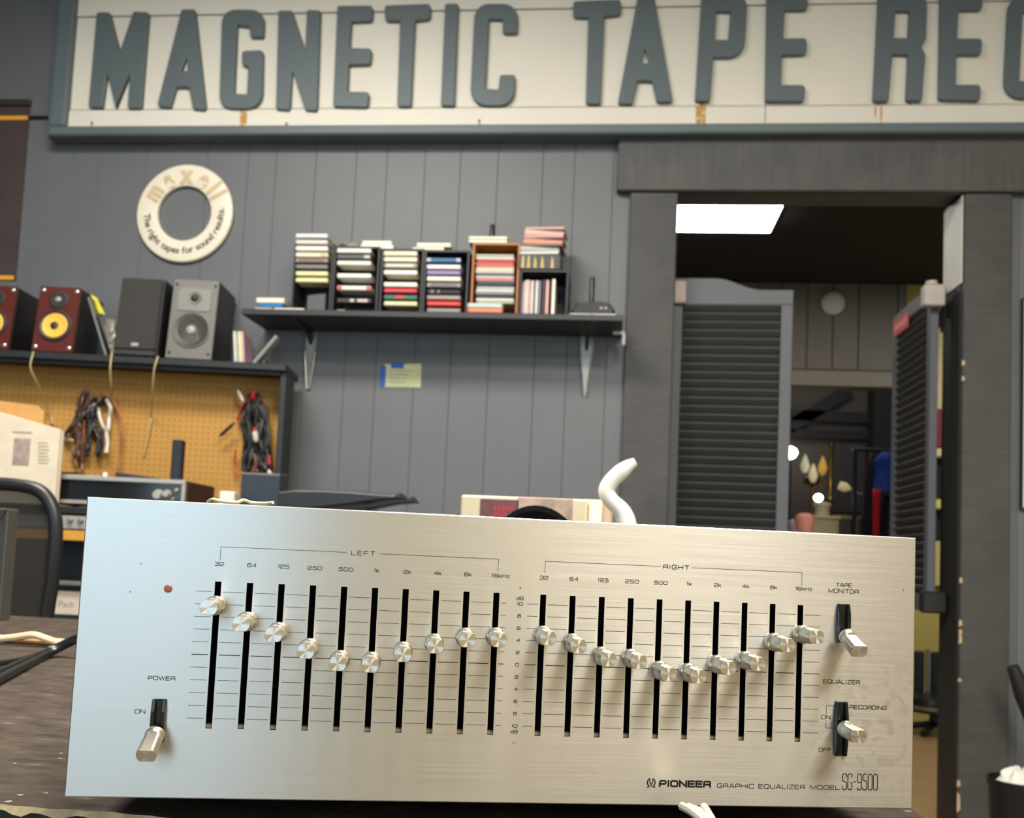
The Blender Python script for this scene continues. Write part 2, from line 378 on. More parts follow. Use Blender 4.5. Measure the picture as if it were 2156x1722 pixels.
# ---- dark hall behind the far opening
HY = 9.0
HALL = mat('hall_wall', (74, 66, 60), .7, var=.1, scale=3); BEAM = mat('hall_beam', (24, 21, 20), .7)
hw = struct('wall_hall', MB().box(ox0-1.2, ox1+1.2, HY, HY+.1, 0, 3.4), HALL)
struct('ceiling_hall', MB().box(ox0-1.2, ox1+1.2, FY+.1, HY, 3.4, 3.5), BACKC)
struct('wall_hall_left', MB().box(ox0-1.3, ox0-1.2, FY+.1, HY, 0, 3.4), HALL)
struct('wall_hall_right', MB().box(ox1+1.2, ox1+1.3, FY+.1, HY, 0, 3.4), BEAM)
def hp(px, py, y=HY-.06): return at(px, py, y)
for i, (pa, pb, th) in enumerate((((1640, 872), (1840, 880), .05), ((1640, 912), (1840, 916), .04), ((1660, 900), (1790, 820), .06))):
    a, b = hp(*pa), hp(*pb); d = Vector((-(b-a).z, 0, (b-a).x)).normalized()*th
    MB().hexa([a-d, b-d, b+d, a+d]+[p+Vector((0, .058, 0)) for p in (a-d, b-d, b+d, a+d)]).build('beam', BEAM, hw)
a = hp(1830, 830); MB().box(a.x, a.x+.3, HY-.25, HY-.002, 0, 3.3).build('post', BEAM, hw)
o = MB().box(hp(1757, 932).x, hp(1826, 932).x, HY-.04, HY-.003, hp(1790, 1080).z, hp(1790, 932).z).build('panel', mat('hall_panel', (52, 47, 46), .6), hw, bevel=.006)
# tall hall furniture
def garment(name, label, px, py0, py1, y, w, d, c, seed, shoulders=True):
    top, bot = at(px, py0, y), at(px, py1, y); rnd = random.Random(seed); H = top.z-bot.z; rings = []
    ph = rnd.random()*6
    for i in range(13):
        t = i/12; sc = (.35+.65*min(1, t*5)) if shoulders else .9
        sc *= 1-.12*math.sin(t*3); rings.append([Vector((top.x+w/2*sc*math.cos(a)*(1+.10*math.sin(5*a+ph+t*2)), y+d/2*sc*math.sin(a)*(1+.25*math.sin(6*a+ph)), top.z-H*t)) for a in (2*math.pi*k/28 for k in range(28))])
    g = MB().ring_skin(rings).build(name, cmat(c, .85), smooth='all'); tag(g, label, 'coat', 'coats in the hall'); return g
rk = thing('coat_rail', 'dark coat rail with hanging coats seen through the far opening', 'coat rail', at(1860, 960, 7.2)-Vector((0, 0, at(1860, 960, 7.2).z)))
q = at(1860, 948, 7.2)
MB().cyl((q.x-.22, 7.2, q.z), (q.x+.4, 7.2, q.z), .015).build('rail', BLACK, rk, smooth=True)
for sx in (-.2, .38): MB().cyl((q.x+sx, 7.2, 0), (q.x+sx, 7.2, q.z), .015).build('upright', BLACK, rk, smooth=True)
for sx in (-.2, .38): MB().cyl((q.x+sx, 6.95, .02), (q.x+sx, 7.45, .02), .018).build('foot', BLACK, rk, smooth=True)
garment('hanging_coat', 'black coat hanging left of the blue one in the far hall', 1838, 952, 1330, 7.25, .15, .12, (16, 15, 18), 1)
garment('hanging_coat', 'blue garment hanging among dark coats in the far hall', 1868, 952, 1040, 7.05, .19, .10, (30, 66, 150), 2)
garment('hanging_coat', 'red garment hanging below the blue one in the far hall', 1846, 1030, 1240, 6.95, .06, .05, (190, 18, 34), 3, False)
garment('hanging_coat', 'dark navy coat hanging beneath the blue garment in the far hall', 1874, 1045, 1330, 7.12, .15, .12, (22, 26, 44), 4, False)
def stand(name, label, cat, px, py0, y, mats, prof):
    q = at(px, py0, y); t = thing(name, label, cat, (q.x, y, 0)); return q, t
# brass floor lamp with cream shades
q, t = stand('floor_lamp', 'brass floor lamp with small cream shades in the far hall', 'lamp', 1712, 960, 7.0, None, None)
BRASS = mat('brass', (190, 150, 70), .25, 1, var=.05)
MB().lathe([(0, .13), (.02, .13), (.04, .02), (.06, .012), (q.z-.22, .012), (q.z-.2, .05), (q.z-.16, .05), (q.z-.14, .01)], (q.x, 7.0, 0), (0, 0, 1), 20).build('pole', BRASS, t, smooth=True)
for i, (px, py, c) in enumerate(((1695, 978, (225, 222, 180)), (1732, 982, (220, 170, 80)), (1712, 998, (230, 218, 170)))):
    s = at(px, py, 7.0-.03*i)
    MB().lathe([(-.06, .010), (-.045, .024), (-.01, .033), (.03, .022), (.075, .004)], s, (0, 0, 1), 16).build('shade', mat('lamp_glass_%d' % i, c, .4, emit=.3), t, smooth=True)
    MB().tube([(q.x, 7.0, q.z-.2), (s.x, s.y, q.z-.22), (s.x, s.y, s.z-.07)], .006).build('arm', BRASS, t, smooth=True)
q = at(1750, 930, 7.15); t = thing('brass_tube', 'tall slim brass tube beside the floor lamp in the far hall', 'tube', (q.x, 7.15, 0))
MB().lathe([(0, .04), (.02, .04), (.03, .016), (at(1750, 1058, 7.15).z, .016), (at(1750, 1052, 7.15).z, .03), (at(1750, 1045, 7.15).z, .012), (q.z-.05, .014), (q.z-.03, .024), (q.z, .018)], (q.x, 7.15, 0), (0, 0, 1), 16).build('body', BRASS, t, smooth=True)
for i, (px, py, y, rr_, lab) in enumerate(((1664, 953, 8.6, .055, 'glowing white bulb beside the left louvred door edge in the far hall'), (1723, 1048, 7.6, .03, 'small glowing white bulb low beside the brass lamp in the far hall'))):
    s = at(px, py, y); t = thing('bulb_lamp', lab, 'lamp', (s.x, y, 0), group='bulbs in the hall')
    MB().lathe([(-rr_, rr_*.25), (-rr_*.75, rr_*.75), (0, rr_*1.15), (rr_*.6, rr_*.9), (rr_, rr_*.2)], s, (0, 0, 1), 18).build('bulb', mat('lit_bulb', (255, 246, 230), .4, var=0, emit=20), t, smooth=True)
    MB().lathe([(0, .1), (.02, .1), (.03, .012), (s.z-rr_*1.05, .012)], (s.x, y, 0), (0, 0, 1), 14).build('pole', BLACK, t, smooth=True)
# wall lamp arm, shelf and basket
a, b = at(1780, 1026, 7.9), at(1815, 1042, 7.9); t = thing('swing_lamp', 'small swing-arm lamp with cream head in the far hall', 'lamp', (b.x, 7.9, 0))
MB().tube([(b.x, 7.9, 0), (b.x, 7.9, b.z)], .014).build('pole', BLACK, t, smooth=True); MB().tube([a, b], .012).build('arm', STEEL, t, smooth=True)
MB().lathe([(-.05, .034), (0, .038), (.04, .014)], a, (1, 0, -.3), 16).build('head', mat('cream_enamel', (226, 205, 150), .4, emit=.25), t, smooth=True)
q = at(1733, 1100, 6.8); t = thing('side_cabinet', 'beige cabinet under the brass lamp in the far hall', 'cabinet', (q.x, 6.88, 0))
bx('body', mat('beige_cabinet', (158, 142, 106), .6), t, q.x-.09, q.x+.09, 6.72, 7.05, 0, at(1733, 1092, 6.72).z, bevel=.006)
bx('top', mat('beige_cabinet_top', (176, 160, 120), .5), t, q.x-.1, q.x+.1, 6.71, 7.06, at(1733, 1092, 6.72).z, at(1733, 1086, 6.72).z, bevel=.004)
q0, q1 = at(1752, 1083, 7.3), at(1812, 1083, 7.3); t = thing('console_table', 'pale narrow console table in the far hall', 'table', ((q0.x+q1.x)/2, 7.4, 0))
bx('top', mat('pale_wood', (170, 150, 115), .5), t, q0.x, q1.x, 7.3, 7.5, q0.z-.03, q0.z)
for sx in (q0.x+.02, q1.x-.04):
    for sy in (7.31, 7.47): bx('leg', MATS['pale_wood'], t, sx, sx+.02, sy, sy+.02, 0, q0.z-.03)
for px, py, c, lab in ((1676, 1112, (190, 160, 175), 'pale pink patterned vase low in the far hall'), (1694, 1100, (214, 140, 120), 'coral pink ornament low in the far hall'), (1730, 1075, (196, 186, 160), 'pile of cream cloth on the beige cabinet')):
    y = 6.7 if px < 1720 else 6.88; s = at(px, py, y-(.3 if px == 1694 else 0)); y = s.y; zz = 0 if px < 1720 else at(1733, 1086, 6.72).z
    hgt = max(.05, s.z+.06-zz)
    if px < 1720:
        zz = s.z-.16; hgt = .22
        pd = MB().box(s.x-.055, s.x+.055, y-.055, y+.055, .03, zz-.001).box(s.x-.07, s.x+.07, y-.07, y+.07, 0, .03).build('pedestal', BLACK, bevel=.003); tag(pd, 'dark pedestal under the %s in the far hall' % lab.split(' low')[0], 'pedestal')
    o = MB().lathe([(0, .05), (.02, .055), (hgt*.5, .05), (hgt*.8, .066), (hgt*.92, .06), (hgt, .03)], (s.x, y, zz), (0, 0, 1), 18).build('vase' if px < 1720 else 'folded_cloth', cmat(c, .6), smooth=True)
    tag(o, lab, 'vase' if px < 1720 else 'cloth')
# things against the olive wall, seen in the slit right of the right door
o = MB().box(at(1990, 900, FY-.03).x-.12, at(1990, 900, FY-.03).x+.16, FY-.03, FY-.001, at(1990, 1238, FY-.03).z, at(1990, 655, FY-.03).z).build('dark_filler_board', mat('filler_black', (18, 16, 15), .8)); tag(o, 'tall dark filler board added in the slit right of the right louvred door', 'board')  # added behind the plaques so the gaps between them come out dark
def slit(name, lab, cat, py0, py1, c, y=6.1, w=.14):
    a, b = at(1990, py0, y), at(1990, py1, y)
    o = MB().box(a.x-w/2, a.x+w/2, y, FY-.0305, b.z, a.z).build(name, cmat(c, .6), bevel=.006); tag(o, lab, cat)
slit('wall_poster', 'narrow cream poster in the slit right of the right louvred door', 'poster', 690, 862, (206, 186, 140))
slit('red_banner', 'dark red banner in the slit right of the right louvred door', 'banner', 862, 942, (120, 22, 20))
slit('yellow_plaque', 'small yellow plaque below the red banner in the door slit', 'plaque', 944, 962, (222, 200, 140))
slit('yellow_plaque', 'lower yellow plaque in the door slit, between dark gaps', 'plaque', 1052, 1072, (216, 205, 110))
slit('cream_plaque', 'lowest cream plaque in the slit above the lower door hinge', 'plaque', 1140, 1235, (196, 180, 110))
# dark stool in front of the olive wall
q = atz(1968, 1545, 0); t = thing('metal_stool', 'black swivel stool with a chrome strip by the olive wall', 'stool', (q.x, q.y, 0))
sz = at(1975, 1498, q.y).z
for k in range(5):
    a = k*2*math.pi/5+.3; MB().tube([(q.x, q.y, .06), (q.x+.19*math.cos(a), q.y+.19*math.sin(a), .02)], .018).build('foot', BLACK, t, smooth=True)
MB().cyl((q.x, q.y, .04), (q.x, q.y, sz), .03).build('post', BLACK, t, smooth=True)
MB().lathe([(0, .16), (.05, .18), (.08, .17), (.09, .1)], (q.x, q.y, sz), (0, 0, 1), 24).build('seat', BLACKP, t, smooth=True)
MB().lathe([(0, .183), (.02, .185)], (q.x, q.y, sz+.02), (0, 0, 1), 24).build('seat_band', STEEL, t, smooth=True)
for sx in (-.075, .02):
    bx('back_slat', BLACK, t, q.x+sx, q.x+sx+.06, q.y+.14, q.y+.16, sz+.05, sz+.33, bevel=.01)
bx('back_post', STEEL, t, q.x-.012, q.x+.012, q.y+.12, q.y+.14, sz+.05, sz+.34)

# ================================================================== louvred saloon doors
DOORM = mat('door_paint', (84, 87, 92), .5, var=.08, scale=10); SLATM = mat('slat_paint', (62, 62, 63), .45, var=.1, scale=12)
ZD0, = (at(1965, 1288, 3.52).z,)
def saloon_door(n, hinge, deg, width, ztop, zshort, flip):
    """local x runs from the hinge to the free edge, y is the thickness"""
    M = Matrix.Translation((hinge[0], hinge[1], 0)) @ Matrix.Rotation(math.radians(deg), 4, 'Z')
    t = bpy.data.objects.new('door_%d' % n, None); col.objects.link(t); t.matrix_world = M; WM[t.name] = M; t['kind'] = 'structure'
    th = .014; sw = .042
    crv = [(width*k/14, ztop-(ztop-zshort)*(0 if k < 5 else (1-math.cos(math.pi*min(1, (k-5)/5.5)))/2)) for k in range(15)]
    zr = zshort-.055
    MB(M).prism([(0, zr), (width, zr)]+crv[::-1], -th, th).build('top_rail', DOORM, t, bevel=.002)
    MB(M).box(0, sw, -th, th, ZD0, zr).build('stile', DOORM, t, bevel=.002); MB(M).box(width-sw, width, -th, th, ZD0, zr).build('stile', DOORM, t, bevel=.002)
    MB(M).box(sw, width-sw, -th, th, ZD0, ZD0+.06).build('bottom_rail', DOORM, t, bevel=.002)
    pitch = .0312; z = zr-.014; first = None
    tilt = math.radians(40)*(1 if flip else -1)
    while z > ZD0+.075:
        mw = M @ Matrix.Translation((width/2, 0, z)) @ Matrix.Rotation(tilt, 4, 'X')
        if first is None: first = MB().box(-(width/2-sw-.001), width/2-sw-.001, -.003, .003, -.0185, .0185).build('slat', SLATM, t, mw=mw, bevel=.0012)
        else: dup(first, 'slat', t, mw)
        z -= pitch
    return t, M
lh = at(1408, 800, 3.50)
dl, ML = saloon_door(1, (lh.x, 3.50), -2.5, at(1668, 700, 3.48).x-lh.x, at(1440, 588, 3.5).z, at(1650, 612, 3.48).z, True)
rh = at(1975, 800, 3.50)
wr = .47
dr, MR = saloon_door(2, (rh.x-.014, 3.50), 90, wr, at(1960, 600, 3.5).z, at(1900, 668, 3.97).z, False)
HING = mat('hinge_cover', (178, 168, 160), .5); PINK = mat('hinge_tab', (186, 164, 160), .5)
q = at(1432, 615, 3.47); MB().box(q.x-.022, q.x+.022, 3.462, 3.484, q.z-.042, q.z+.042).build('hinge', PINK, dl, bevel=.004)
q = at(1968, 622, 3.47); MB().box(q.x-.04, q.x+.034, 3.455, 3.499, q.z-.04, q.z+.038).build('hinge', HING, dr, bevel=.005)
MB().cyl((q.x-.01, 3.475, q.z+.038), (q.x-.01, 3.475, q.z+.052), .02).build('hinge_cap', HING, dr, smooth=True)
q = at(1990, 640, 3.49); MB().box(q.x-.004, DW1-.021, 3.47, 3.52, q.z-.10, q.z+.06).build('hinge_arm', BLACK, dr, bevel=.006)
q = at(1966, 1268, 3.47); MB().box(q.x-.042, q.x+.04, 3.455, 3.499, q.z-.038, q.z+.038).build('hinge', BLACK, dr, bevel=.006)
MB().box(q.x+.04, DW1, 3.475, 3.52, q.z-.035, q.z+.03).build('hinge_arm', BLACK, dr, bevel=.006)
# red sticker on the right door's top rail, facing the opening
I = MR.inverted(); fr = Frame(0, 0); fr.M = MR; fr.I = I
zt = at(1915, 665, 3.85).z
MB(MR).prism([(.26, zt-.065), (.46, zt-.065), (.46, zt+.0), (.26, zt+.0)], .0141, .0155).build('sticker', mat('red_sticker', (190, 70, 66), .5), dr)
MB(MR).prism([(.28, zt-.045), (.44, zt-.045), (.44, zt-.02), (.28, zt-.02)], .0156, .016).build('sticker_print', mat('sticker_print', (206, 130, 124), .5), dr)
# ================================================================== the big sign
SIGNW = mat('sign_white', (222, 216, 203), .55, var=.04, scale=4, bump=.05)
SIGNG = mat('sign_green_grey', (90, 102, 105), .5, var=.06, scale=6, bump=.1)
SF = 3.335                                        # face plane of the boards
sx0 = at(128, 280, SF).x; sx1 = at(2480, 280, SF).x
fz = at(1100, 270, SF).z; z_l = at(1100, 226, SF).z; z_u = at(1100, 20, SF).z; z_t = 3.06
sg = thing('shop_sign', 'long white board sign with green-grey raised letters above the doorway', 'sign', ((sx0+sx1)/2, SF, fz-.03))
bx('backboard', mat('sign_back', (70, 74, 76), .7), sg, sx0+.02, sx1-.02, SF+.012, WALLY-.0125, fz, z_t)
jx = at(1611, 245, SF).x
for x0, x1 in ((sx0+.03, jx-.001), (jx+.001, sx1-.03)):
    for z0, z1, o in ((fz, z_l-.003, -.006), (z_l+.0015, z_u-.002, 0), (z_u+.002, z_t, -.004)):
        bx('board', SIGNW, sg, x0, x1, SF+o, SF+.012, z0, z1, bevel=.002)
fw = .032
bx('frame_bar', SIGNG, sg, sx0-.03, sx1+.03, SF-.035, WALLY-.0125, fz-.036, fz+.001, bevel=.006)
bx('frame_bar', SIGNG, sg, sx0-.03, sx0+.032, SF-.035, WALLY-.0125, fz+.001, z_t+.001, bevel=.006)
bx('frame_bar', SIGNG, sg, sx1-.032, sx1+.03, SF-.035, WALLY-.0125, fz+.001, z_t+.001, bevel=.006)
bx('frame_bar', SIGNG, sg, sx0-.03, sx1+.03, SF-.035, WALLY-.0125, z_t+.001, z_t+.037, bevel=.006)
bx('frame_lip', SIGNG, sg, sx0-.045, sx0-.0305, SF-.02, WALLY-.0125, fz-.036, z_t+.03, bevel=.004)
LY = SF-.012
G = (1350, 70)
LETTERS = [(2.869, (0, 0), 10, [[(595,85),(665,85),(728,335,0),(815,80),(900,85),(855,655),(780,655),(798,410,0),(705,640,0),(650,415,0),(620,650),(545,650)]]),
 (2.869, (0, 0), 9, [[(1105,68),(1180,68),(1245,665),(1175,660),(1148,525,20),(1066,525,20),(1030,650),(960,640)], [(1130,318,0),(1143,436,6),(1094,443,6)]]),
 (2.869, (0, 0), 9, [[(1590,225),(1520,225),(1515,160),(1433,152),(1415,575),(1500,580),(1508,405),(1470,392,14),(1470,318,18),(1590,313,18),(1583,660,95),(1333,655,70),(1350,68,80),(1600,70,80)]]),
 (2.869, (0, 0), 9, [[(1690,75),(1765,75),(1850,335,0),(1862,70),(1935,75),(1915,670),(1850,665),(1765,400,0),(1750,665),(1675,660)]]),
 (2.914, (700, 0), 10, [[(38,48),(247,45,18),(243,130,18),(115,135),(105,305),(240,308,16),(232,395,16),(100,398),(92,572),(225,575,16),(215,660,16),(12,655)]]),
 (2.914, (700, 0), 12, [[(328,45),(600,35,18),(597,118,18),(505,128),(480,655),(405,655),(422,128),(330,130,18)]]),
 (2.914, (700, 0), 9, [[(698,35),(770,33),(745,652),(672,650)]]),
 (2.914, (700, 0), 9, [[(1130,205),(1050,205),(1052,120),(957,120),(935,555),(1025,560),(1035,470),(1118,470),(1110,650,95),(850,650,95),(880,35,85),(1135,35,85)]]),
 (2.914, (700, 0), 12, [[(1483,20),(1765,8,18),(1763,92,18),(1662,103),(1640,640),(1560,638),(1575,108),(1482,108,16)]]),
 (2.914, (700, 0), 9, [[(1880,-25),(1965,-25),(2080,625),(1995,628),(1966,497,20),(1868,497,20),(1835,640),(1757,638)], [(1915,275,0),(1948,398,6),(1888,402,6)]]),
 (2.852, (1400, 0), 9, [[(225,-30),(490,-30,80),(470,345,100),(285,345),(265,610),(185,608)], [(303,70),(398,70),(385,250),(292,250)]]),
 (2.852, (1400, 0), 10, [[(615,-28),(850,-30,18),(848,62,18),(712,62),(703,243),(845,240,16),(842,328,16),(697,333),(690,520),(835,522,16),(830,610,16),(605,610)]]),
 (2.852, (1400, 0), 9, [[(1285,-30),(1567,-32,70),(1560,240,60),(1528,287,6),(1556,335,50),(1535,608),(1450,605),(1462,330),(1358,328),(1335,610),(1252,608)], [(1375,68),(1470,68),(1462,240),(1365,240)]]),
 (2.852, (1400, 0), 10, [[(1655,-34),(1900,-36,18),(1895,62,18),(1755,62),(1745,243),(1895,243,16),(1890,330,16),(1742,328),(1738,520),(1885,520,16),(1885,605,16),(1645,600)]])]
cc = [[(x+1122*2.914, y-16*2.914)+tuple(r) for x, y, *r in LETTERS[7][3][0]]]
LETTERS.append((2.914, (700, 0), 9, cc))
for s, of, r0, loops in LETTERS:
    L2 = []
    for lp_ in loops:
        pts = fillet(lp_, r0, 5); L2.append([(q.x, q.z) for q in (at(p.x/s+of[0], p.y/s+of[1], LY) for p in pts)])
    cxm = sum(p[0] for p in L2[0])/len(L2[0]); czm = min(p[1] for p in L2[0])
    me = outline_mesh('letter', [[(x-cxm, z-czm) for x, z in l] for l in L2], .014, .003)
    link('letter', me, SIGNG, sg, Matrix.Translation((cxm, LY+.0005, czm)) @ Matrix.Rotation(math.pi/2, 4, 'X'))
RUST = seethrough('rust_streak', (214, 160, 62), .4, .8); RUSTD = mat('rust_spot', (128, 76, 24), .8, var=.3, scale=80)
for px, py0, py1, w in ((510, 234, 272, 9), (517, 236, 262, 5), (1471, 222, 266, 13), (1482, 218, 266, 8), (1855, 222, 266, 5), (1843, 222, 250, 5), (603, 262, 273, 6), (1009, 258, 273, 6), (193, 258, 268, 5)):
    a, b = at(px-w/2, py0, SF-.0065), at(px+w/2, py1, SF-.0065); b.z = max(b.z, fz+.002)
    MB().prism([(a.x, a.z), (b.x, a.z-.002), (b.x-.002, b.z), ((a.x+b.x)/2, b.z+.001), (a.x+.003, b.z+.006)], SF-.0064, SF-.0061).build('rust_streak', RUST, sg)
for px, py in ((193, 258), (603, 260), (1009, 254), (215, 14), (1478, 219), (1850, 216), (1916, 216)):
    q = at(px, py, SF-.007); MB().lathe([(0, .006), (.0025, .005), (.003, .001)], (q.x, SF-.0045 if py > 100 else SF+.003, q.z), (0, -1, 0), 10).build('rusty_nail', RUSTD, sg)

# ================================================================== white ring sign
RY = WALLY-.0135
rc = at(389, 449.5, RY-.012); ro = 104*RY/2000*1.085; ri = 57*RY/2000*1.085
rg = thing('ring_sign', 'round white ring sign with raised lettering hung on the slate wall', 'sign', (rc.x, RY, rc.z-ro))
prof = [(0, ro-.004), (.012, ro), (.018, ro-.004), (.020, ro-.012), (.020, ri+.012), (.018, ri+.003), (.010, ri), (0, ri+.003)]
RINGM = mat('ring_ivory', (228, 218, 198), .4, var=.02)
n = 72; rings = [[Vector((rc.x+q[1]*math.cos(2*math.pi*k/n), RY-q[0], rc.z+q[1]*math.sin(2*math.pi*k/n))) for q in prof] for k in range(n)]
rings.append(rings[0]); MB().ring_skin(rings, False).build('ring', RINGM, rg, smooth=True)
def arc_text(txt, size, rad, a0, a1, top, m_, nm, ydepth, sx=1, bold=0):
    chars = []
    for ch in txt:
        if ch == ' ': chars.append((None, size*.33)); continue
        me = font_mesh(ch, size, ydepth, bold); xs = [v.co.x for v in me.vertices]; mn, mxx = min(xs), max(xs)
        for v in me.vertices: v.co.x = (v.co.x-(mn+mxx)/2)*sx
        chars.append((me, (mxx-mn)*sx+size*.10))
    tot = sum(c[1] for c in chars); pos = 0
    for me, w in chars:
        t = (pos+w/2)/tot; pos += w
        if me is None: continue
        a = math.radians(a0+(a1-a0)*t)
        p = Vector((rc.x+rad*math.cos(a), RY-.0203, rc.z+rad*math.sin(a)))
        rot = a-math.pi/2 if top else a+math.pi/2
        link(nm, me, m_, rg, Matrix.Translation(p) @ Matrix.Rotation(-rot, 4, 'Y') @ Matrix.Rotation(math.pi/2, 4, 'X'))
arc_text('The right tapes for sound results.', .036, (ro+ri)/2+.010, 182, 368, False, mat('ring_print', (46, 44, 40), .6), 'printed_letter', .0002, 1, .0008)
arc_text('maxell', .092, (ro+ri)/2-.030, 165, 22, True, mat('raised_letter', (204, 184, 150), .4), 'raised_letter', .0025, .8, .005)

# ================================================================== poster at the far left
q0, q1 = at(40, 240, WALLY-.016), at(45, 590, WALLY-.016); xr_ = at(47, 420, WALLY-.016).x
po = thing('wall_poster', 'dark brown poster with yellow bands at the left edge of the slate wall', 'poster', (xr_-.3, WALLY-.02, q1.z-.02))
bx('sheet', mat('poster_brown', (66, 54, 52), .6, var=.15, scale=9), po, xr_-.62, xr_, WALLY-.018, WALLY-.0125, q1.z, q0.z+.03)
zt_ = at(40, 248, WALLY-.019).z; zb_ = at(20, 585, WALLY-.019).z
YB_ = mat('poster_yellow', (228, 160, 40), .6)
bx('yellow_band', YB_, po, xr_-.62, xr_-.004, WALLY-.0195, WALLY-.0181, zt_-.008, zt_+.008)
bx('yellow_band', YB_, po, xr_-.62, xr_-.006, WALLY-.0195, WALLY-.0181, zb_-.007, zb_+.009)
bx('top_batten', mat('poster_batten', (46, 42, 42), .6), po, xr_-.63, xr_+.004, WALLY-.03, WALLY-.0125, q0.z+.03, q0.z+.055, bevel=.003)
MB().cyl((xr_+.0045, WALLY-.022, at(80, 247, WALLY-.02).z), (at(104, 247, WALLY-.02).x, WALLY-.022, at(80, 247, WALLY-.02).z), .0055, n=10).build('hanging_rod', BLACK, po, smooth=True)

# ================================================================== note and blue tape
NY = WALLY-.0135
a, b = at(809, 767, NY), at(885, 816, NY)
nt_ = thing('paper_note', 'pale yellow paper note taped to the slate wall below the shelf', 'note', ((a.x+b.x)/2, NY, b.z))
MB().prism([(a.x, a.z), (b.x, at(885, 765, NY).z), (b.x+.001, b.z), (a.x-.001, b.z-.001)], NY-.0006, NY).build('sheet', mat('note_paper', (190, 192, 152), .8), nt_)
BT = mat('blue_tape', (36, 90, 170), .6)
p0, p1 = at(824, 763, NY), at(850, 776, NY); bx('tape', BT, nt_, p0.x, p1.x, NY-.0012, NY-.0007, p1.z, p0.z)
p0, p1 = at(802, 770, NY), at(811, 814, NY); bx('tape', BT, nt_, p0.x, p1.x, NY-.0012, NY-.0007, p1.z, p0.z)
PEN = mat('pen_ink', (130, 132, 112), .8)
for k in range(4):
    p0, p1 = at(820, 780+k*8, NY), at(868-k*5, 780+k*8, NY); bx('handwriting', PEN, nt_, p0.x, p1.x, NY-.0009, NY-.0007, p0.z-.0012, p0.z+.0012)

# picture at the right edge
PY_ = WALLY-.014
pf = thing('framed_picture', 'white picture in a thin black frame at the right edge of the wall', 'picture', (at(2300, 850, PY_).x, PY_, at(2150, 1075, PY_).z))
x0 = at(2147, 850, PY_).x; z1, z0 = at(2150, 630, PY_).z, at(2150, 1072, PY_).z
for a in ((x0, x0+.005, z0, z1), (x0+.457, x0+.462, z0, z1), (x0+.005, x0+.457, z0, z0+.005), (x0+.005, x0+.457, z1-.005, z1)): bx('frame_bar', BLACK, pf, a[0], a[1], PY_-.02, PY_, a[2], a[3])
bx('print', mat('picture_white', (225, 224, 215), .5), pf, x0+.005, x0+.457, PY_-.017, PY_-.002, z0+.005, z1-.005)

# ================================================================== wall shelf and what stands on it
SY = 3.15                                         # front edge of the shelf
ez = (at(520, 650, SY).z+at(1300, 662, SY).z)/2; SZ = ez
shx0, shx1 = at(508, 655, SY).x, at(1312, 665, SY).x
SHELF = mat('shelf_black', (44, 45, 48), .5, var=.06)
sh = thing('wall_shelf', 'long black wall shelf holding cassettes and discs', 'shelf', ((shx0+shx1)/2, 3.27, SZ-.02))
bx('board', SHELF, sh, shx0, shx1, SY, WALLY-.0125, SZ-.021, SZ, bevel=.002)
def bracket(px0, px1, py0, py1):
    yb = WALLY-.0125
    p = at((px0+px1)/2, py0, yb); xm = p.x; w = (px1-px0)*yb/2000/2; zb = at((px0+px1)/2, py1, yb).z; zt = SZ-.0215
    MB().prism(fillet([(xm-w, zt), (xm+w, zt), (xm+.006, zb), (xm-.006, zb)], .004), yb-.002, yb).build('bracket', STEEL, sh)
    for s in (-1, 1):
        MB().tube([(xm+s*w, yb-.006, zt), (xm+s*w*.95, yb-.006, zt-.03), (xm+s*.005, yb-.006, zb+.004)], .0038).build('bracket_rim', STEEL, sh, smooth=True)
    MB().prism([(yb-.002, zt), (yb-.19, zt), (yb-.19, zt-.005), (yb-.06, zt-.012), (yb-.002, zt-.05)], xm-.005, xm+.005, lambda a, b, c: (c, a, b)).build('bracket_arm', mat('bracket_dark', (60, 60, 60), .4, .5), sh)
bracket(641, 672, 700, 822); bracket(1220, 1253, 700, 837)
CASS = mat('cassette_rack_black', (36, 37, 40), .45)
RF = 3.20                                        # front plane of the racks
def rack(label, px0, px1, pytop, m_, opened=False, pitch=.0198, name='cassette_rack', cat='rack', depth=.13):
    pm = 595; x0, x1 = at(px0, pm, RF).x, at(px1, pm, RF).x; z1 = at((px0+px1)/2, pytop, RF).z
    t = thing(name, label, cat, ((x0+x1)/2, RF+depth/2, SZ)); th = .0075
    bx('side', m_, t, x0, x0+th, RF, RF+depth, SZ, z1, bevel=.001); bx('side', m_, t, x1-th, x1, RF, RF+depth, SZ, z1, bevel=.001)
    bx('back', m_, t, x0+th, x1-th, RF+depth-.006, RF+depth, SZ, z1)
    bx('bottom', m_, t, x0+th, x1-th, RF, RF+depth-.006, SZ, SZ+.006)
    if not opened: bx('top', m_, t, x0+th, x1-th, RF, RF+depth-.006, z1-.008, z1, bevel=.001)
    return t, x0+th, x1-th, z1
racks = [rack('open-topped black cassette rack, leftmost on the wall shelf', 615, 699, 512, CASS, True),
         rack('black cassette rack, second from the left on the wall shelf', 700, 797, 518, CASS),
         rack('black cassette rack, third from the left on the wall shelf', 800, 890, 523, CASS),
         rack('black cassette rack beside the orange wooden rack', 891, 986, 526, CASS)]
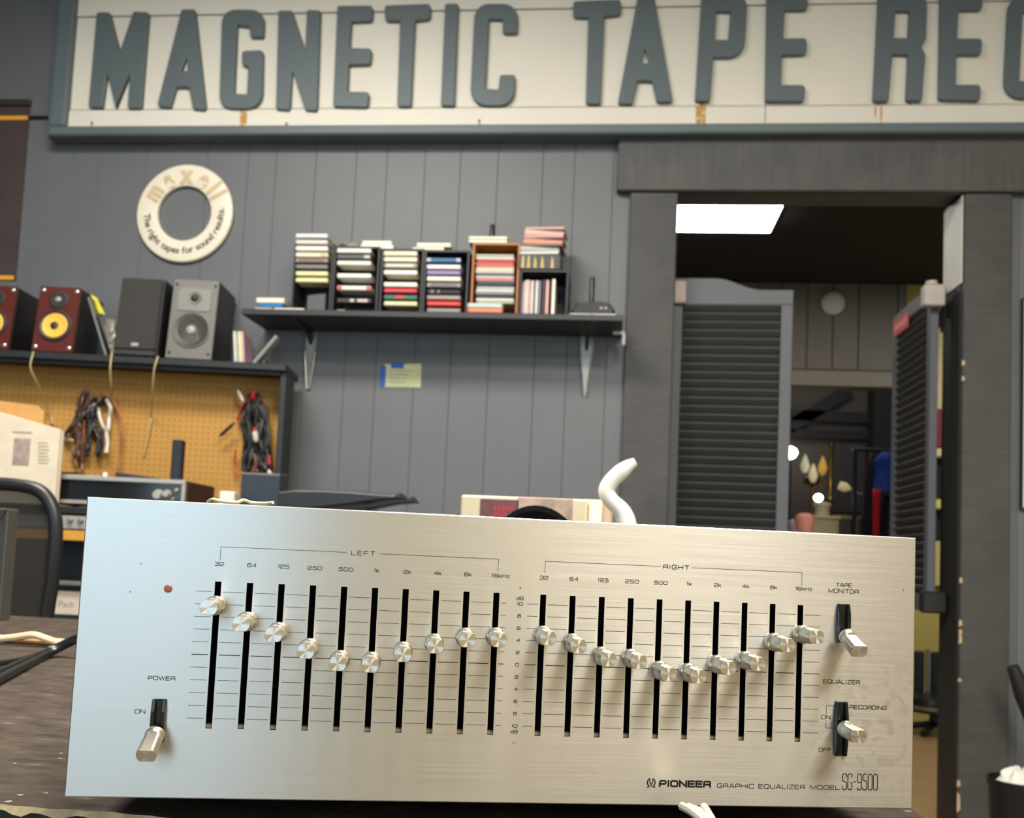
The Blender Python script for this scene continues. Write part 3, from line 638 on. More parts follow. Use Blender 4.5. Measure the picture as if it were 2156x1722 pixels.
def cassette(px0, px1, py, c, label, h=.0155, tilt=0, band=None, y=None, disc=False, grp=None, zz=None, depth=None):
    y = RF-.004 if y is None else y
    a, b = at(px0, py, y), at(px1, py, y); xm = (a.x+b.x)/2; w = (b.x-a.x)/2; z = ((a.z+b.z)/2 if zz is None else zz)
    d = depth or (.125 if disc else .068)
    mw = Matrix.Translation((xm, y, z-h/2)) @ Matrix.Rotation(tilt, 4, 'Y')
    nm = 'compact_disc_case' if disc else 'cassette_case'
    o = MB().box(-w, w, 0, d, 0, h).build(nm, cmat(c, .3), mw=mw, bevel=.0022 if not disc else .0012)
    tag(o, label, 'disc case' if disc else 'cassette', grp)
    if band:
        ws, cb = band
        for (f0, f1) in ws:
            MB().box(-w+2*w*f0, -w+2*w*f1, -.0006, .001, h*.14, h*.86).build('label_strip', cmat(cb, .5), o, mw=mw)
    else:
        MB().box(-w*.86, w*.86, -.0005, .001, h*.22, h*.78).build('label_strip', cmat(tuple(min(255, int(v*1.05)+4) for v in c), .5), o, mw=mw)
    return o
WH = (226, 222, 212); IV = (226, 218, 190); YW = (214, 208, 160); GR = (92, 90, 88); DK = (40, 40, 42); CL = (160, 156, 150)
def crack(names, items, s, of, x0, x1, grp):
    for i, it in enumerate(items):
        y, c, nm = it[:3]; band = it[3] if len(it) > 3 else None
        cassette(of[0]+x0/s+1, of[0]+x1/s-1, of[1]+y/s, c, '%s cassette in the %s, %s' % (nm, names, ORD[i]), band=band, grp=grp)
S3 = (4.304, (500, 460)); S4 = (4.304, (860, 460))
crack('leftmost black rack', [(155, (205, 203, 200), 'white slanted'), (212, (196, 192, 184), 'pale'), (270, WH, 'white'), (328, IV, 'ivory', (((.78, .95),), (206, 170, 140))), (378, (150, 132, 120), 'brownish', (((.1, .9),), (120, 100, 92))), (435, (112, 108, 108), 'grey'), (497, YW, 'pale yellow'), (557, YW, 'lower pale yellow')], S3[0], S3[1], 522, 822, 'cassettes in the leftmost rack')
crack('second black rack', [(290, WH, 'white'), (345, (84, 86, 84), 'dark grey', (((.8, .97),), (180, 180, 176))), (402, (220, 216, 200), 'off-white'), (517, WH, 'white'), (628, (222, 220, 216), 'white red-ended', (((0, .14), (.86, 1)), (206, 66, 62))), (742, (70, 62, 60), 'dark brown', (((.38, .5), (.6, .9)), (190, 176, 166)))], S3[0], S3[1], 898, 1214, 'cassettes in the second rack')
crack('third black rack', [(315, IV, 'ivory'), (370, IV, 'ivory'), (425, (150, 146, 136), 'clear grey', (((.08, .9),), (210, 204, 190))), (487, (232, 228, 212), 'bright white'), (597, (230, 226, 204), 'cream'), (652, (190, 50, 58), 'red'), (712, (60, 110, 92), 'green', (((.36, .62),), (200, 44, 52))), (770, (206, 204, 160), 'pale green-yellow')], S3[0], S3[1], 1322, 1632, 'cassettes in the third rack')
crack('rack beside the orange one', [(375, (50, 100, 140), 'blue clear-ended', (((0, .12), (.88, 1)), (180, 186, 190))), (437, (226, 216, 212), 'pinkish white'), (490, (134, 116, 160), 'purple'), (545, (230, 226, 206), 'ivory'), (602, (150, 144, 144), 'grey', (((.1, .9),), (110, 106, 108))), (662, (30, 31, 34), 'black', (((.12, .2), (.32, .38)), (120, 120, 120))), (715, (150, 132, 124), 'taupe'), (770, (206, 58, 52), 'red'), (832, (130, 128, 124), 'grey lowest')], S4[0], S4[1], 162, 476, 'cassettes in the fourth rack')
# wooden rack of discs
OW = mat('orange_wood', (168, 108, 48), .5, var=.12, scale=10, stretch=(1, 1, .2))
wt, wx0, wx1, wz1 = rack('orange wooden disc rack on the wall shelf', 992, 1092, 511, OW, name='disc_rack', depth=.15)
DC = [((170, 168, 160), 'pale grey'), ((208, 200, 186), 'cream'), ((184, 52, 62), 'crimson'), ((188, 96, 80), 'rust'), ((196, 120, 108), 'pink'), ((214, 206, 186), 'cream'), ((200, 190, 176), 'beige'), ((86, 92, 96), 'slate'), ((190, 182, 176), 'pale'), ((196, 118, 108), 'salmon'), ((70, 76, 86), 'navy grey'), ((40, 44, 50), 'black'), ((176, 178, 184), 'silver'), ((206, 200, 184), 'cream'), ((120, 128, 126), 'grey green'), ((50, 54, 62), 'dark navy'), ((214, 204, 184), 'ivory'), ((160, 158, 150), 'grey')]
for i, (c, nm) in enumerate(DC):
    y = 335+i*24.6 + (6 if i > 14 else 0); off = (0, 2, 12, -4, 6, 0, -3, 2)[i % 8]
    cassette(860+(612+off)/4.304, 860+(955+off*.6)/4.304, 460+y/4.304, c, '%s disc case in the orange wooden rack, %s' % (nm, ORD[i]), h=.0088, disc=True, grp='discs in the orange rack', depth=.12)
for i, (y, c, nm) in enumerate(((808, (176, 190, 184), 'pale green'), (855, (206, 120, 84), 'orange'))):
    cassette(860+532/4.304, 860+850/4.304, 460+y/4.304, c, '%s cassette lying in front of the orange rack, %s' % (nm, ORD[i] if i == 0 else 'bottom one'), y=3.153, h=.0165, depth=.044, grp='cassettes before the orange rack', zz=SZ+.0084+(1-i)*.017)
# black cube with upright discs
ct, kx0, kx1, kz1 = rack('black box shelf holding upright discs at the right of the wall shelf', 1094, 1197, 568, CASS, name='box_shelf', depth=.17)
for i, (xp, c, nm, h) in enumerate(((1034, (150, 110, 120), 'mauve', .118), (1056, (196, 190, 180), 'pale', .124), (1077, (206, 200, 186), 'cream', .126), (1098, (190, 130, 140), 'pink', .124), (1119, (214, 204, 200), 'pinkish white', .124), (1140, (90, 120, 110), 'green', .124), (1162, (222, 216, 204), 'white', .124), (1188, (120, 112, 130), 'violet grey', .124), (1222, (52, 54, 60), 'dark', .128), (1256, (204, 150, 146), 'salmon', .126), (1312, (226, 222, 206), 'bright white', .130))):
    q = at(860+xp/4.304, 625, RF+.006); w = .0037 if nm not in ('bright white', 'salmon') else .0056
    x_ = max(kx0+w+.001, min(kx1-w-.001, q.x))
    o = MB().box(x_-w, x_+w, RF+.006, RF+.14, SZ+.0062, SZ+.0062+h).build('compact_disc_case', cmat(c, .35), bevel=.001)
    tag(o, '%s disc case standing in the black box shelf, %s from the left' % (nm, FIRST[i]), 'disc case', 'upright discs in the box shelf')
    MB().box(x_-w*.6, x_+w*.6, RF+.0052, RF+.007, SZ+.0062+h*.1, SZ+.0062+h*.9).build('spine_label', cmat(tuple(min(255, v+16) for v in c), .5), o)
# on top of the box shelf
a, b = at(1090, 565, RF), at(1180, 565, RF)
bxh = at(1130, 535, RF).z
o = bx('patterned_box', mat('patterned_card', (62, 60, 60), .5, var=.35, scale=30), None, a.x, b.x, RF-.002, RF+.12, kz1+.0005, bxh, bevel=.003)
tag(o, 'dark box with gold marks lying on the black box shelf', 'box')
for px in (1101, 1113, 1127, 1142, 1163):
    g = at(px, 550, RF-.003); MB().prism([(g.x-.006, kz1+.006), (g.x+.006, kz1+.006), (g.x+.003, bxh-.006-.006*(px % 3)), (g.x-.003, bxh-.008)], RF-.0028, RF-.002).build('gold_mark', mat('gold_print', (186, 164, 96), .5), o)
zc = bxh
lst = [((206, 204, 192), 'white', -.0), ((150, 160, 170), 'blue grey', .002), ((196, 190, 172), 'cream', .001), ((120, 92, 76), 'brown', .006), ((210, 150, 120), 'orange', .006), ((196, 130, 116), 'coral', .008), ((190, 150, 140), 'dusty pink', .008), ((206, 160, 150), 'pink', .009), ((214, 190, 180), 'pale pink', .010), ((196, 150, 142), 'rose', .011)]
for i, (c, nm, dx) in enumerate(lst):
    wd = .068; cxm = at(1135, 520, RF).x+dx+(.0 if i < 3 else .006)
    o = MB().box(-wd, wd, 0, .12, 0, .0092).build('compact_disc_case', cmat(c, .35), mw=Matrix.Translation((cxm, RF+.004*(i % 3), zc+.0004)) @ Matrix.Rotation((-.09, .05, .1)[i % 3]*.6, 4, 'Z'), bevel=.001)
    tag(o, '%s disc case in the pile on the dark box, %s' % (nm, ORD[len(lst)-1-i]), 'disc case', 'discs piled on the dark box'); zc += .0097
# on the racks' tops
def ontop(px0, px1, ztop, c, label, h=.0155, tilt=0, disc=False, y=RF+.01, grp='cassettes on the rack tops', dep=None):
    return cassette(px0, px1, 500, c, label, h=h, y=y, disc=disc, grp=grp, zz=ztop+h/2+.0005, tilt=tilt, depth=dep)
z3 = racks[2][3]; z4 = racks[3][3]; z2 = racks[1][3]
ontop(759, 829, z3, (232, 230, 206), 'ivory cassette lying on the third rack, lower of two'); ontop(763, 825, z3+.0165, (222, 222, 196), 'pale cassette on top of the ivory one on the third rack', y=RF+.016)
ontop(869, 936, z4, (220, 206, 186), 'beige cassette lying on the fourth rack, lower of two', h=.012); ontop(878, 950, z4+.0125, (228, 218, 198), 'cream cassette on top of the beige one on the fourth rack')
for i in range(2): ontop(987, 1068, wz1+i*.0125, (206, 206, 188), 'pale disc case on the orange rack, %s' % ('lower of two', 'upper of two')[i], h=.0115, disc=True, y=RF+.004)
# crumpled bag on second rack
q0, q1 = at(697, 500, RF+.02), at(752, 516, RF+.02); rnd = random.Random(5); rings = []
for i in range(9):
    t = i/8; x_ = q0.x+(q1.x-q0.x)*t; r_ = .016*math.sin(math.pi*(.12+.8*t))+.004
    rings.append([Vector((x_, RF+.05+1.6*r_*math.cos(a)*(1+.3*rnd.uniform(-1, 1)), z2+.0125+.012*math.sin(a)*(1+.0*t)*(.6+.8*rnd.random()) if math.sin(a) > 0 else z2+.001)) for a in (2*math.pi*k/12 for k in range(12))])
o = MB().ring_skin(rings).build('plastic_bag', mat('bag_film', (150, 140, 128), .35, var=.2, scale=60), smooth=False); tag(o, 'crumpled grey plastic bag on the second rack', 'bag')
# antenna-like black devices
def device(label, px, py_base, pxw, z0, stub0, y):
    q = at(px, py_base, y); w = pxw*y/2000/2
    t = thing('antenna_base', label, 'antenna', (q.x, y+.06, z0))
    prof = [(-1, 0), (-.97, .018), (-.75, .040), (-.3, .047), (.3, .050), (.75, .042), (.95, .022), (1, 0)]
    rings = []
    for i in range(7):
        s = i/6; k = math.sin(math.pi*(.15+.7*s)); rings.append([Vector((q.x+a*w*(.75+.25*k), y+.12*s, z0+.0005+b*(.6+.5*k))) for a, b in prof])
    MB().ring_skin(rings).build('body', BLACKP, t, smooth=True)
    zt = at(px+stub0[0], stub0[1], y+.05).z; xs = at(px+stub0[0], 600, y+.05).x
    MB().lathe([(0, .014), (.016, .014), (.018, .0095), (zt-z0-.03, .009), (zt-z0-.025, .007)], (xs, y+.05, z0+.025), (0, 0, 1), 14).build('stub', BLACKP, t, smooth=True)
    for sx in (.35, .55): MB().cyl((q.x+w*sx, y+.01, z0+.02), (q.x+w*sx, y-.002, z0+.02), .004, n=10).build('socket', STEEL, t, smooth=True)
    return t
for px0, px1, nm, lab in ((1199, 1246, (206, 200, 178), 'cream disc case under the black device, left one'), (1247, 1297, (214, 208, 190), 'ivory disc case under the black device, right one')):
    cassette(px0, px1, 656, nm, lab, h=.0135, disc=True, grp='discs under the black device', zz=SZ+.0072, y=RF-.008)
device('black device with upright stub antenna at the right end of the shelf', 1249, 640, 98, SZ+.0142, (-2, 584), RF-.004)
device('black device with stub antenna behind discs on the orange rack', 1040, 500, 78, wz1+.0005, (-9, 473), RF+.085)
# left end of the shelf
z_ = SZ
cassette(537, 574, 640, (186, 178, 168), 'clear cassette lying flat at the left end of the shelf', zz=z_+.0085, h=.0155, grp='cassettes at the shelf end')
cassette(576, 641, 640, (222, 212, 200), 'white cassette lying flat near the leftmost rack', zz=z_+.0085, h=.0155, grp='cassettes at the shelf end')
cassette(545, 597, 620, (24, 104, 160), 'blue cassette stacked at the left end of the shelf', zz=z_+.0245, h=.0155, grp='cassettes at the shelf end')
cassette(541, 600, 605, (220, 212, 192), 'cream cassette on top of the blue cassette at the shelf end', zz=z_+.0425, h=.0195, grp='cassettes at the shelf end')
a, b = at(650, 600, RF+.03), at(686, 648, RF+.03)
o = MB().prism([(a.x, SZ+.0065), (b.x, SZ+.0065), (b.x, SZ+.078), (a.x, SZ+.070)], RF+.02, RF+.10).build('plastic_case', mat('dark_grey_case', (78, 78, 80), .5), bevel=.003); tag(o, 'dark grey plastic case in the bottom of the leftmost rack', 'case')
cassette(708, 727, 651, (196, 186, 160), 'small beige eraser-like piece in the bottom of the second rack', h=.007, zz=SZ+.0102, depth=.03, grp=None)
# white cable clip at the shelf's right end
q = at(1313, 716, 3.30); t = thing('cable_clip', 'small white hook-shaped clip under the right end of the shelf', 'clip', (q.x, 3.30, q.z))
za = SZ-.0212
MB().box(q.x-.038, q.x+.004, 3.29, 3.31, za-.010, za).build('arm', WHITEP, t, bevel=.002)
MB().box(q.x-.006, q.x+.006, 3.288, 3.312, at(1313, 728, 3.3).z, za-.0101).build('tab', WHITEP, t, bevel=.003)
# ================================================================== hutch with pegboard and the loudspeakers on it
def spl(pts, n=8):
    pts = [Vector(p) for p in pts]; P = [pts[0]*2-pts[1]]+pts+[pts[-1]*2-pts[-2]]; out = []
    for i in range(1, len(P)-2):
        for k in range(n):
            t = k/n; a, b, c, d = P[i-1], P[i], P[i+1], P[i+2]
            out.append(.5*((2*b)+(c-a)*t+(2*a-5*b+4*c-d)*t*t+(3*b-a-3*c+d)*t**3))
    out.append(pts[-1]); return out
h0 = at(603, 768, 3.12); HF = Frame(h0.x, 3.12, 0, 8)
def hl(px, py, d): return HF.loc(px, py, d)
hz = hl(300, 751, 0).z; hxl = hl(-60, 740, 0).x-.25
hu = thing('bench_hutch', 'black hutch with an orange pegboard back and a shelf of loudspeakers', 'hutch', mw=HF.M)
BT_Z = 1.0
HB = mat('hutch_black', (28, 28, 31), .5)
bx('shelf_board', HB, hu, hxl, 0, 0, .22, hz-.024, hz, M=HF.M, bevel=.002)
bx('side_panel', HB, hu, -.022, 0, .02, .156, 0, hz-.0245, M=HF.M, bevel=.002)
bx('side_panel', HB, hu, hxl, hxl+.022, .02, .156, 0, hz-.0245, M=HF.M, bevel=.002)
bx('shelf_lip', HB, hu, hxl+.023, -.023, .02, .03, hz-.036, hz-.0245, M=HF.M)
PEG = mat('pegboard_tan', (180, 133, 62), .7, var=.06, scale=5); HOLE = mat('peg_hole', (112, 78, 34), .9)
pgd = .15
pz0 = BT_Z-.1
pb_ = bx('pegboard', PEG, hu, hxl+.023, -.0225, pgd, pgd+.006, pz0, hz-.0245, M=HF.M)
mb = MB(HF.M); x_ = -.045
while x_ > hxl+.05:
    z = hz-.05
    while z > pz0+.01:
        mb.face([(x_+.0029*math.cos(a), pgd-.0002, z+.0029*math.sin(a)) for a in (2*math.pi*k/6 for k in range(6))]); z -= .0205
    x_ -= .0205
mb.build('peg_holes', HOLE, pb_, kind='stuff')
# --- loudspeakers, propped so that they lean back
def speaker(label, tl, tr, bl, depth, cab, face, parts, lean=8):
    a = hl(bl[0], bl[1], .03); b = hl(tl[0], tl[1], .03); c = hl(tr[0], tr[1], .03)
    w = abs(c.x-b.x)*1.0; h = (b.z-hz-depth*math.sin(math.radians(lean)))/math.cos(math.radians(lean))
    zb = hz+.0005; z_front = zb+.006; h = b.z-z_front
    M0 = HF.M @ Matrix.Translation((a.x+w/2, .03, z_front)); S = Matrix.Identity(4); S[1][2] = math.tan(math.radians(lean)); M = M0 @ S   # cabinet with a sloping front
    t = thing('loudspeaker', label, 'loudspeaker', mw=M0, group='loudspeakers on the hutch')
    bx('cabinet', cab, t, -w/2, w/2, .012, depth, 0, h, M=M, bevel=.003)
    bx('baffle', face, t, -w/2, w/2, 0, .0118, 0, h, M=M, bevel=.002)
    # feet
    for sx in (-.3, .3): MB(M).cyl((w*sx, .02, -.0055), (w*sx, .02, .001), .008, n=12).build('rubber_foot', BLACK, t, smooth=True)
    parts(t, M, w, h); return t
CHER = mat('cherry_veneer', (86, 34, 28), .3, var=.12, scale=8, stretch=(1, 1, .15), coat=.4)
DARKC = mat('dark_cabinet', (22, 17, 18), .45); KEV = mat('yellow_cone', (222, 176, 66), .5, var=.05, scale=60)
RUB = mat('rubber', (24, 24, 25), .55); GREYF = mat('grey_baffle', (96, 94, 88), .5, var=.04); CONE = mat('grey_cone', (56, 54, 51), .5)
DOMEM = mat('dome_grey', (150, 142, 138), .3)
def disc(t, M, c, prof, m_, nm, n=28): return MB(M).lathe(prof, (c[0], 0, c[1]), (0, -1, 0), n).build(nm, m_, t, smooth=True)
def wood_parts(t, M, w, h):
    wz = h*.40; rr_ = w*.40
    disc(t, M, (0, wz), [(0, rr_), (.006, rr_), (.007, rr_*.92), (.004, rr_*.82)], RUB, 'woofer_ring')
    disc(t, M, (0, wz), [(.002, rr_*.62), (.0045, rr_*.79), (.006, rr_*.72), (.004, rr_*.64), (.0042, rr_*.25), (.0075, rr_*.24), (.008, .001)], KEV, 'woofer_cone')
    disc(t, M, (0, wz), [(.004, rr_*.26), (.009, rr_*.22), (.012, rr_*.1)], RUB, 'dust_cap')
    tz = h*.80; r2 = w*.235
    disc(t, M, (0, tz), [(0, r2), (.004, r2), (.005, r2*.9), (.003, r2*.5), (.003, r2*.4)], RUB, 'tweeter_plate')
    disc(t, M, (0, tz), [(.003, r2*.34), (.008, r2*.28), (.011, r2*.12)], DOMEM, 'tweeter_dome')
    for sx in (-.41, .41):
        for sz in (.07, .94): disc(t, M, (sx*w, sz*h), [(0, .0065), (.004, .0065), (.005, .004), (.0035, .003)], mat('chrome_screw', (190, 186, 182), .25, .9), 'screw', 12)
speaker('cherry loudspeaker with yellow woofer, cut by the left photo edge', (-44, 594), (42, 597), (-71, 731), .2, DARKC, CHER, wood_parts)
speaker('cherry loudspeaker with yellow woofer and a plain black side', (92, 597), (178, 600), (65, 733), .2, DARKC, CHER, wood_parts)
GRIL = mat('grille_cloth', (48, 45, 44), .85, var=.1, scale=400, bump=.3, bscale=900)
def grille_parts(t, M, w, h):
    bx('grille', GRIL, t, -w/2+.003, w/2-.006, -.013, -.0005, .022, h-.003, M=M, bevel=.004)
    bx('base_strip', BLACK, t, -w/2+.003, w/2-.006, -.009, -.0005, .002, .0215, M=M, bevel=.002)
    bx('badge', mat('badge_silver', (190, 186, 180), .3, .6), t, -.012, .012, -.0145, -.0131, .034, .045, M=M)
speaker('black loudspeaker covered by a dark grille, beside the grey one', (263, 578), (355, 583), (238, 738), .2, BLACK, BLACK, grille_parts)
def grey_parts(t, M, w, h):
    wz = h*.36; rr_ = w*.41
    disc(t, M, (0, wz), [(0, rr_), (.004, rr_), (.005, rr_*.95), (.003, rr_*.9)], GREYF, 'woofer_ring')
    disc(t, M, (0, wz), [(.003, rr_*.9), (.0065, rr_*.86), (.0055, rr_*.78), (.003, rr_*.7), (-.0002, rr_*.3)], CONE, 'woofer_cone')
    disc(t, M, (0, wz), [(.0, rr_*.3), (.008, rr_*.22), (.011, rr_*.1)], DOMEM, 'dust_cap')
    pw = w*.36
    MB(M).prism(fillet([(-pw, h*.60), (pw, h*.60), (pw, h*.88), (-pw*.6, h*.9), (-pw, h*.86)], .006), -.003, -.0002).build('tweeter_plate', mat('tweeter_grey', (112, 110, 104), .45), t)
    disc(t, M, (0, h*.76), [(.003, w*.15), (.005, w*.14), (.0035, w*.09)], GREYF, 'tweeter_ring')
    disc(t, M, (0, h*.76), [(.0035, w*.085), (.008, w*.06), (.010, w*.02)], RUB, 'tweeter_dome')
    for sx in (-.42, .42):
        for sz in (.07, .93): disc(t, M, (sx*w, sz*h), [(0, .005), (.003, .005), (.0025, .003)], RUB, 'screw', 10)
speaker('grey-fronted loudspeaker with an exposed woofer and black cabinet', (373, 580), (470, 585), (347, 748), .22, BLACK, GREYF, grey_parts)
# thin framed pane leaning on the cherry speaker, bag behind
a, b = hl(180, 598, .16), hl(224, 742, .02)
dv = Vector((b.x-a.x, 0, b.z-a.z)); L_ = dv.length
Mp = HF.M @ Matrix.Translation((b.x+.004, .02, hz+.0005)) @ Matrix.Rotation(math.atan2(a.x-b.x, a.z-b.z)*.72, 4, 'Y')
t = thing('disc_sleeve', 'thin silver-edged sleeve leaning against the cherry loudspeaker', 'sleeve', mw=Mp)
bx('pane', mat('dark_pane', (26, 22, 24), .3), t, -.006, -.001, .004, .05, .004, .212, M=Mp)
for aa in ((-.007, 0, 0, .0039, 0, .216), (-.007, 0, .0501, .054, 0, .216), (-.007, 0, .004, .05, 0, .0039), (-.007, 0, .004, .05, .2121, .216)): bx('edge', STEEL, t, *aa, M=Mp)
rnd = random.Random(11); c0 = hl(229, 670, .13); rings = []
for i in range(11):
    s = i/10; hh = s*.16; rx = .027*(1-.3*s*s)+.004; ry = .028*(1-.4*s)
    rings.append([HF.w(c0.x-.010*s+.014*(1-s)+rx*math.cos(a)*(1+.22*rnd.uniform(-1, 1)), .175+ry*math.sin(a)*(1+.25*rnd.uniform(-1, 1)), hz+.001+hh) for a in (2*math.pi*k/14 for k in range(14))])
t = thing('plastic_bag', 'crumpled clear bag with a yellow card between the loudspeakers', 'bag', mw=HF.M @ Matrix.Translation((c0.x, .16, hz)))
MB().ring_skin(rings).build('film', mat('bag_grey_film', (140, 134, 122), .3, var=.25, scale=40), t)
a, b = hl(198, 620, .07), hl(214, 662, .07)
MB(HF.M).prism([(a.x-.012, a.z), (a.x+.012, a.z-.012), (b.x+.012, b.z), (b.x-.008, b.z+.004)], .068, .071).build('yellow_card', mat('yellow_card', (206, 196, 60), .5), t)
# discs and a silver slab at the right end of the hutch shelf
for i, c in enumerate(((190, 188, 178), (150, 150, 140), (206, 206, 140), (186, 150, 166))):
    q = hl(499+i*5.6, 740, .04)
    M = HF.M @ Matrix.Translation((q.x, .03, hz+.0005)) @ Matrix.Rotation(math.radians(-6), 4, 'Y')
    o = MB().box(-.0042, .0042, 0, .12, .0006, .112).build('compact_disc_case', cmat(c, .4), mw=M, bevel=.001)
    tag(o, 'disc case standing right of the grey loudspeaker, %s from the left' % FIRST[i], 'disc case', 'discs beside the grey loudspeaker')
    MB().box(-.0028, .0028, -.0006, .0005, .012, .1).build('spine_label', cmat(tuple(min(255, v+14) for v in c), .5), o, mw=M)
q = hl(533, 757, .02)
M = HF.M @ Matrix.Translation((q.x-.002, .012, hz+.002)) @ Matrix.Rotation(math.radians(36), 4, 'Y')
t = thing('silver_case', 'slim silver case leaning sideways at the right end of the hutch shelf', 'case', mw=M)
bx('shell', mat('silver_case', (176, 174, 168), .3, .4), t, .0, .012, 0, .05, 0, .125, M=M, bevel=.003)
bx('seam', BLACK, t, .005, .007, -.0006, 0, .006, .119, M=M)
q0, q1 = hl(505, 655, .2), hl(560, 735, .2)
o = MB(HF.M).prism([(q0.x-.004, hz+.001), (q1.x+.02, hz+.001), (q1.x+.012, hz+.045), (q0.x+.012, hz+.125), (q0.x-.004, hz+.13)], .155, .20).build('wedge_stand', mat('wedge_grey', (62, 63, 66), .5), bevel=.002)
tag(o, 'dark grey wedge-shaped stand behind the silver case on the hutch shelf', 'stand')
# hanging wires
WIRE = mat('wire_cream', (186, 166, 116), .5)
def hpt(px, py, d=pgd-.02): return HF.M @ hl(px, py, d)
def c2(x, y): return (x/3.189, 560+y/3.189)
for pts, lab in (([(225, 575), (205, 680), (255, 800), (330, 980), (355, 1060)], 'cream speaker wire hanging below the cherry loudspeaker, left side of the pegboard'), ([(750, 585), (740, 700), (748, 830), (735, 905)], 'cream wire hanging straight onto the brown cable bundle'), ([(1062, 605), (1035, 700), (1025, 850), (1015, 1000), (1010, 1060), (965, 1270)], 'cream wire hanging in the middle of the bare pegboard')):
    P = [hpt(*c2(*p), d=(-.005 if i < 2 else .04 if i == 2 else pgd-.012)) for i, p in enumerate(pts)]
    o = MB().tube(spl(P), .0030, 6).build('speaker_wire', WIRE, smooth=True); tag(o, lab, 'wire', 'wires on the pegboard')
# cable bundles on hooks
def bundle(name, label, strands, hook, cr):
    s, of = cr; hk = hpt(of[0]+hook[0]/s, of[1]+hook[1]/s, pgd-.03)
    t = thing(name, label, 'cable', mw=Matrix.Translation(hk))
    MB().tube([hk+HF.M.to_3x3() @ Vector((0, .029, 0)), hk, hk+Vector((0, -.004, .012))], .0024, 6).build('hook', STEEL, t, smooth=True)
    for i, (pts, r, c, n, spread) in enumerate(strands):
        rnd = random.Random(i*7+len(label))
        for k in range(n):
            P = []
            for j, (x, y) in enumerate(pts):
                d = rnd.uniform(-.032, -.004)
                P.append(hpt(of[0]+(x+rnd.uniform(-spread, spread))/s, of[1]+(y+rnd.uniform(-spread, spread)*.7)/s, pgd-.012+d))
            MB().tube(spl(P, 6), r*1.25, 6).build('strand', cmat(c, .45), t, smooth=True)
    return t
CA = (8.2, (120, 800)); CB = (6.62, (440, 800))
bundle('brown_cable_bundle', 'brown and tan cables looped over a hook on the left of the pegboard', [([(470, 210), (400, 420), (360, 620), (250, 830), (140, 990)], .0035, (60, 40, 32), 8, 34), ([(530, 220), (540, 420), (380, 640), (360, 860), (390, 1100), (350, 1300)], .0035, (84, 54, 42), 10, 44), ([(480, 700), (450, 1000), (430, 1300), (435, 1560)], .004, (110, 62, 36), 2, 8), ([(300, 1150), (270, 1260), (320, 1380), (330, 1500)], .003, (140, 110, 90), 2, 12), ([(120, 1010), (220, 1040), (300, 1060)], .004, (190, 160, 110), 2, 14), ([(340, 560), (400, 590), (440, 600)], .0045, (70, 58, 54), 4, 34)], (520, 200), CA)
bundle('black_cable_bundle', 'black cables tied in a hank beside the white cable on the pegboard', [([(640, 320), (560, 560), (600, 760), (700, 900), (740, 1080), (700, 1290)], .0036, (26, 27, 29), 12, 46), ([(820, 320), (700, 420), (600, 620), (560, 900), (540, 1150), (510, 1310)], .0036, (30, 30, 38), 8, 34), ([(480, 640), (580, 600), (680, 640)], .004, (34, 38, 40), 3, 30), ([(620, 420), (680, 470)], .007, (176, 150, 132), 1, 4), ([(690, 1090), (760, 1120), (700, 1150)], .002, (150, 150, 140), 2, 8)], (800, 310), CA)
bundle('white_cable', 'white flat cable looped and knotted on the pegboard', [([(850, 330), (920, 470), (910, 640), (880, 840), (860, 930), (860, 1100), (850, 1260)], .005, (216, 208, 196), 2, 12), ([(720, 480), (750, 660), (800, 800), (850, 880)], .0046, (206, 196, 182), 2, 8)], (850, 330), CA)
bundle('pink_wire', 'thin pink-brown wire arching down the middle of the pegboard', [([(700, 262), (860, 270), (980, 380), (1070, 600), (1110, 900), (1100, 1250), (1070, 1540)], .0026, (166, 104, 80), 2, 5)], (860, 268), CA)
bundle('black_red_cable_bundle', 'thick hank of black and red cables at the right end of the pegboard', [([(620, 230), (560, 420), (520, 620), (560, 860), (540, 1060), (520, 1240)], .0042, (24, 24, 25), 18, 62), ([(620, 230), (700, 460), (720, 700), (700, 960), (760, 1240)], .0042, (28, 27, 27), 22, 80), ([(640, 240), (770, 400), (800, 640), (820, 900), (840, 1060), (850, 1250)], .0046, (20, 20, 21), 6, 24), ([(620, 230), (500, 330), (430, 480), (400, 560)], .003, (150, 30, 30), 2, 8), ([(640, 240), (740, 320), (810, 420)], .003, (140, 24, 34), 2, 10), ([(370, 970), (355, 1180), (400, 1350)], .0025, (206, 70, 36), 2, 6), ([(830, 1050), (840, 1180)], .007, (150, 22, 36), 2, 8), ([(580, 960), (640, 1100), (660, 1280)], .004, (120, 90, 60), 4, 50)], (600, 225), CB)
def plug(label, p0, p1, r, c, tipc, d=pgd-.05):
    a = hpt(CB[1][0]+p0[0]/CB[0], CB[1][1]+p0[1]/CB[0], d); b = hpt(CB[1][0]+p1[0]/CB[0], CB[1][1]+p1[1]/CB[0], d)
    t = thing('cable_plug', label, 'plug', mw=Matrix.Translation(b), group='plugs among the cables'); L_ = (b-a).length
    MB().lathe([(0, r*.4), (L_*.1, r*.7), (L_*.3, r), (L_, r)], a, b-a, 14).build('sleeve', cmat(c, .4), t, smooth=True)
    MB().lathe([(0, r*.5), (r*1.2, r*.5), (r*1.5, r*.2)], b, b-a, 12).build('tip', cmat(tipc, .3), t, smooth=True)
plug('white plug sticking up left of the red plug on the pegboard', (480, 300), (410, 165), .0065, (224, 220, 214), (190, 186, 180))
plug('red plug at the top of the black and red cable hank', (605, 270), (625, 170), .0075, (206, 36, 36), (190, 30, 30))
plug('black plug poking out to the left of the cable hank', (360, 590), (165, 770), .006, (30, 30, 30), (60, 60, 58))
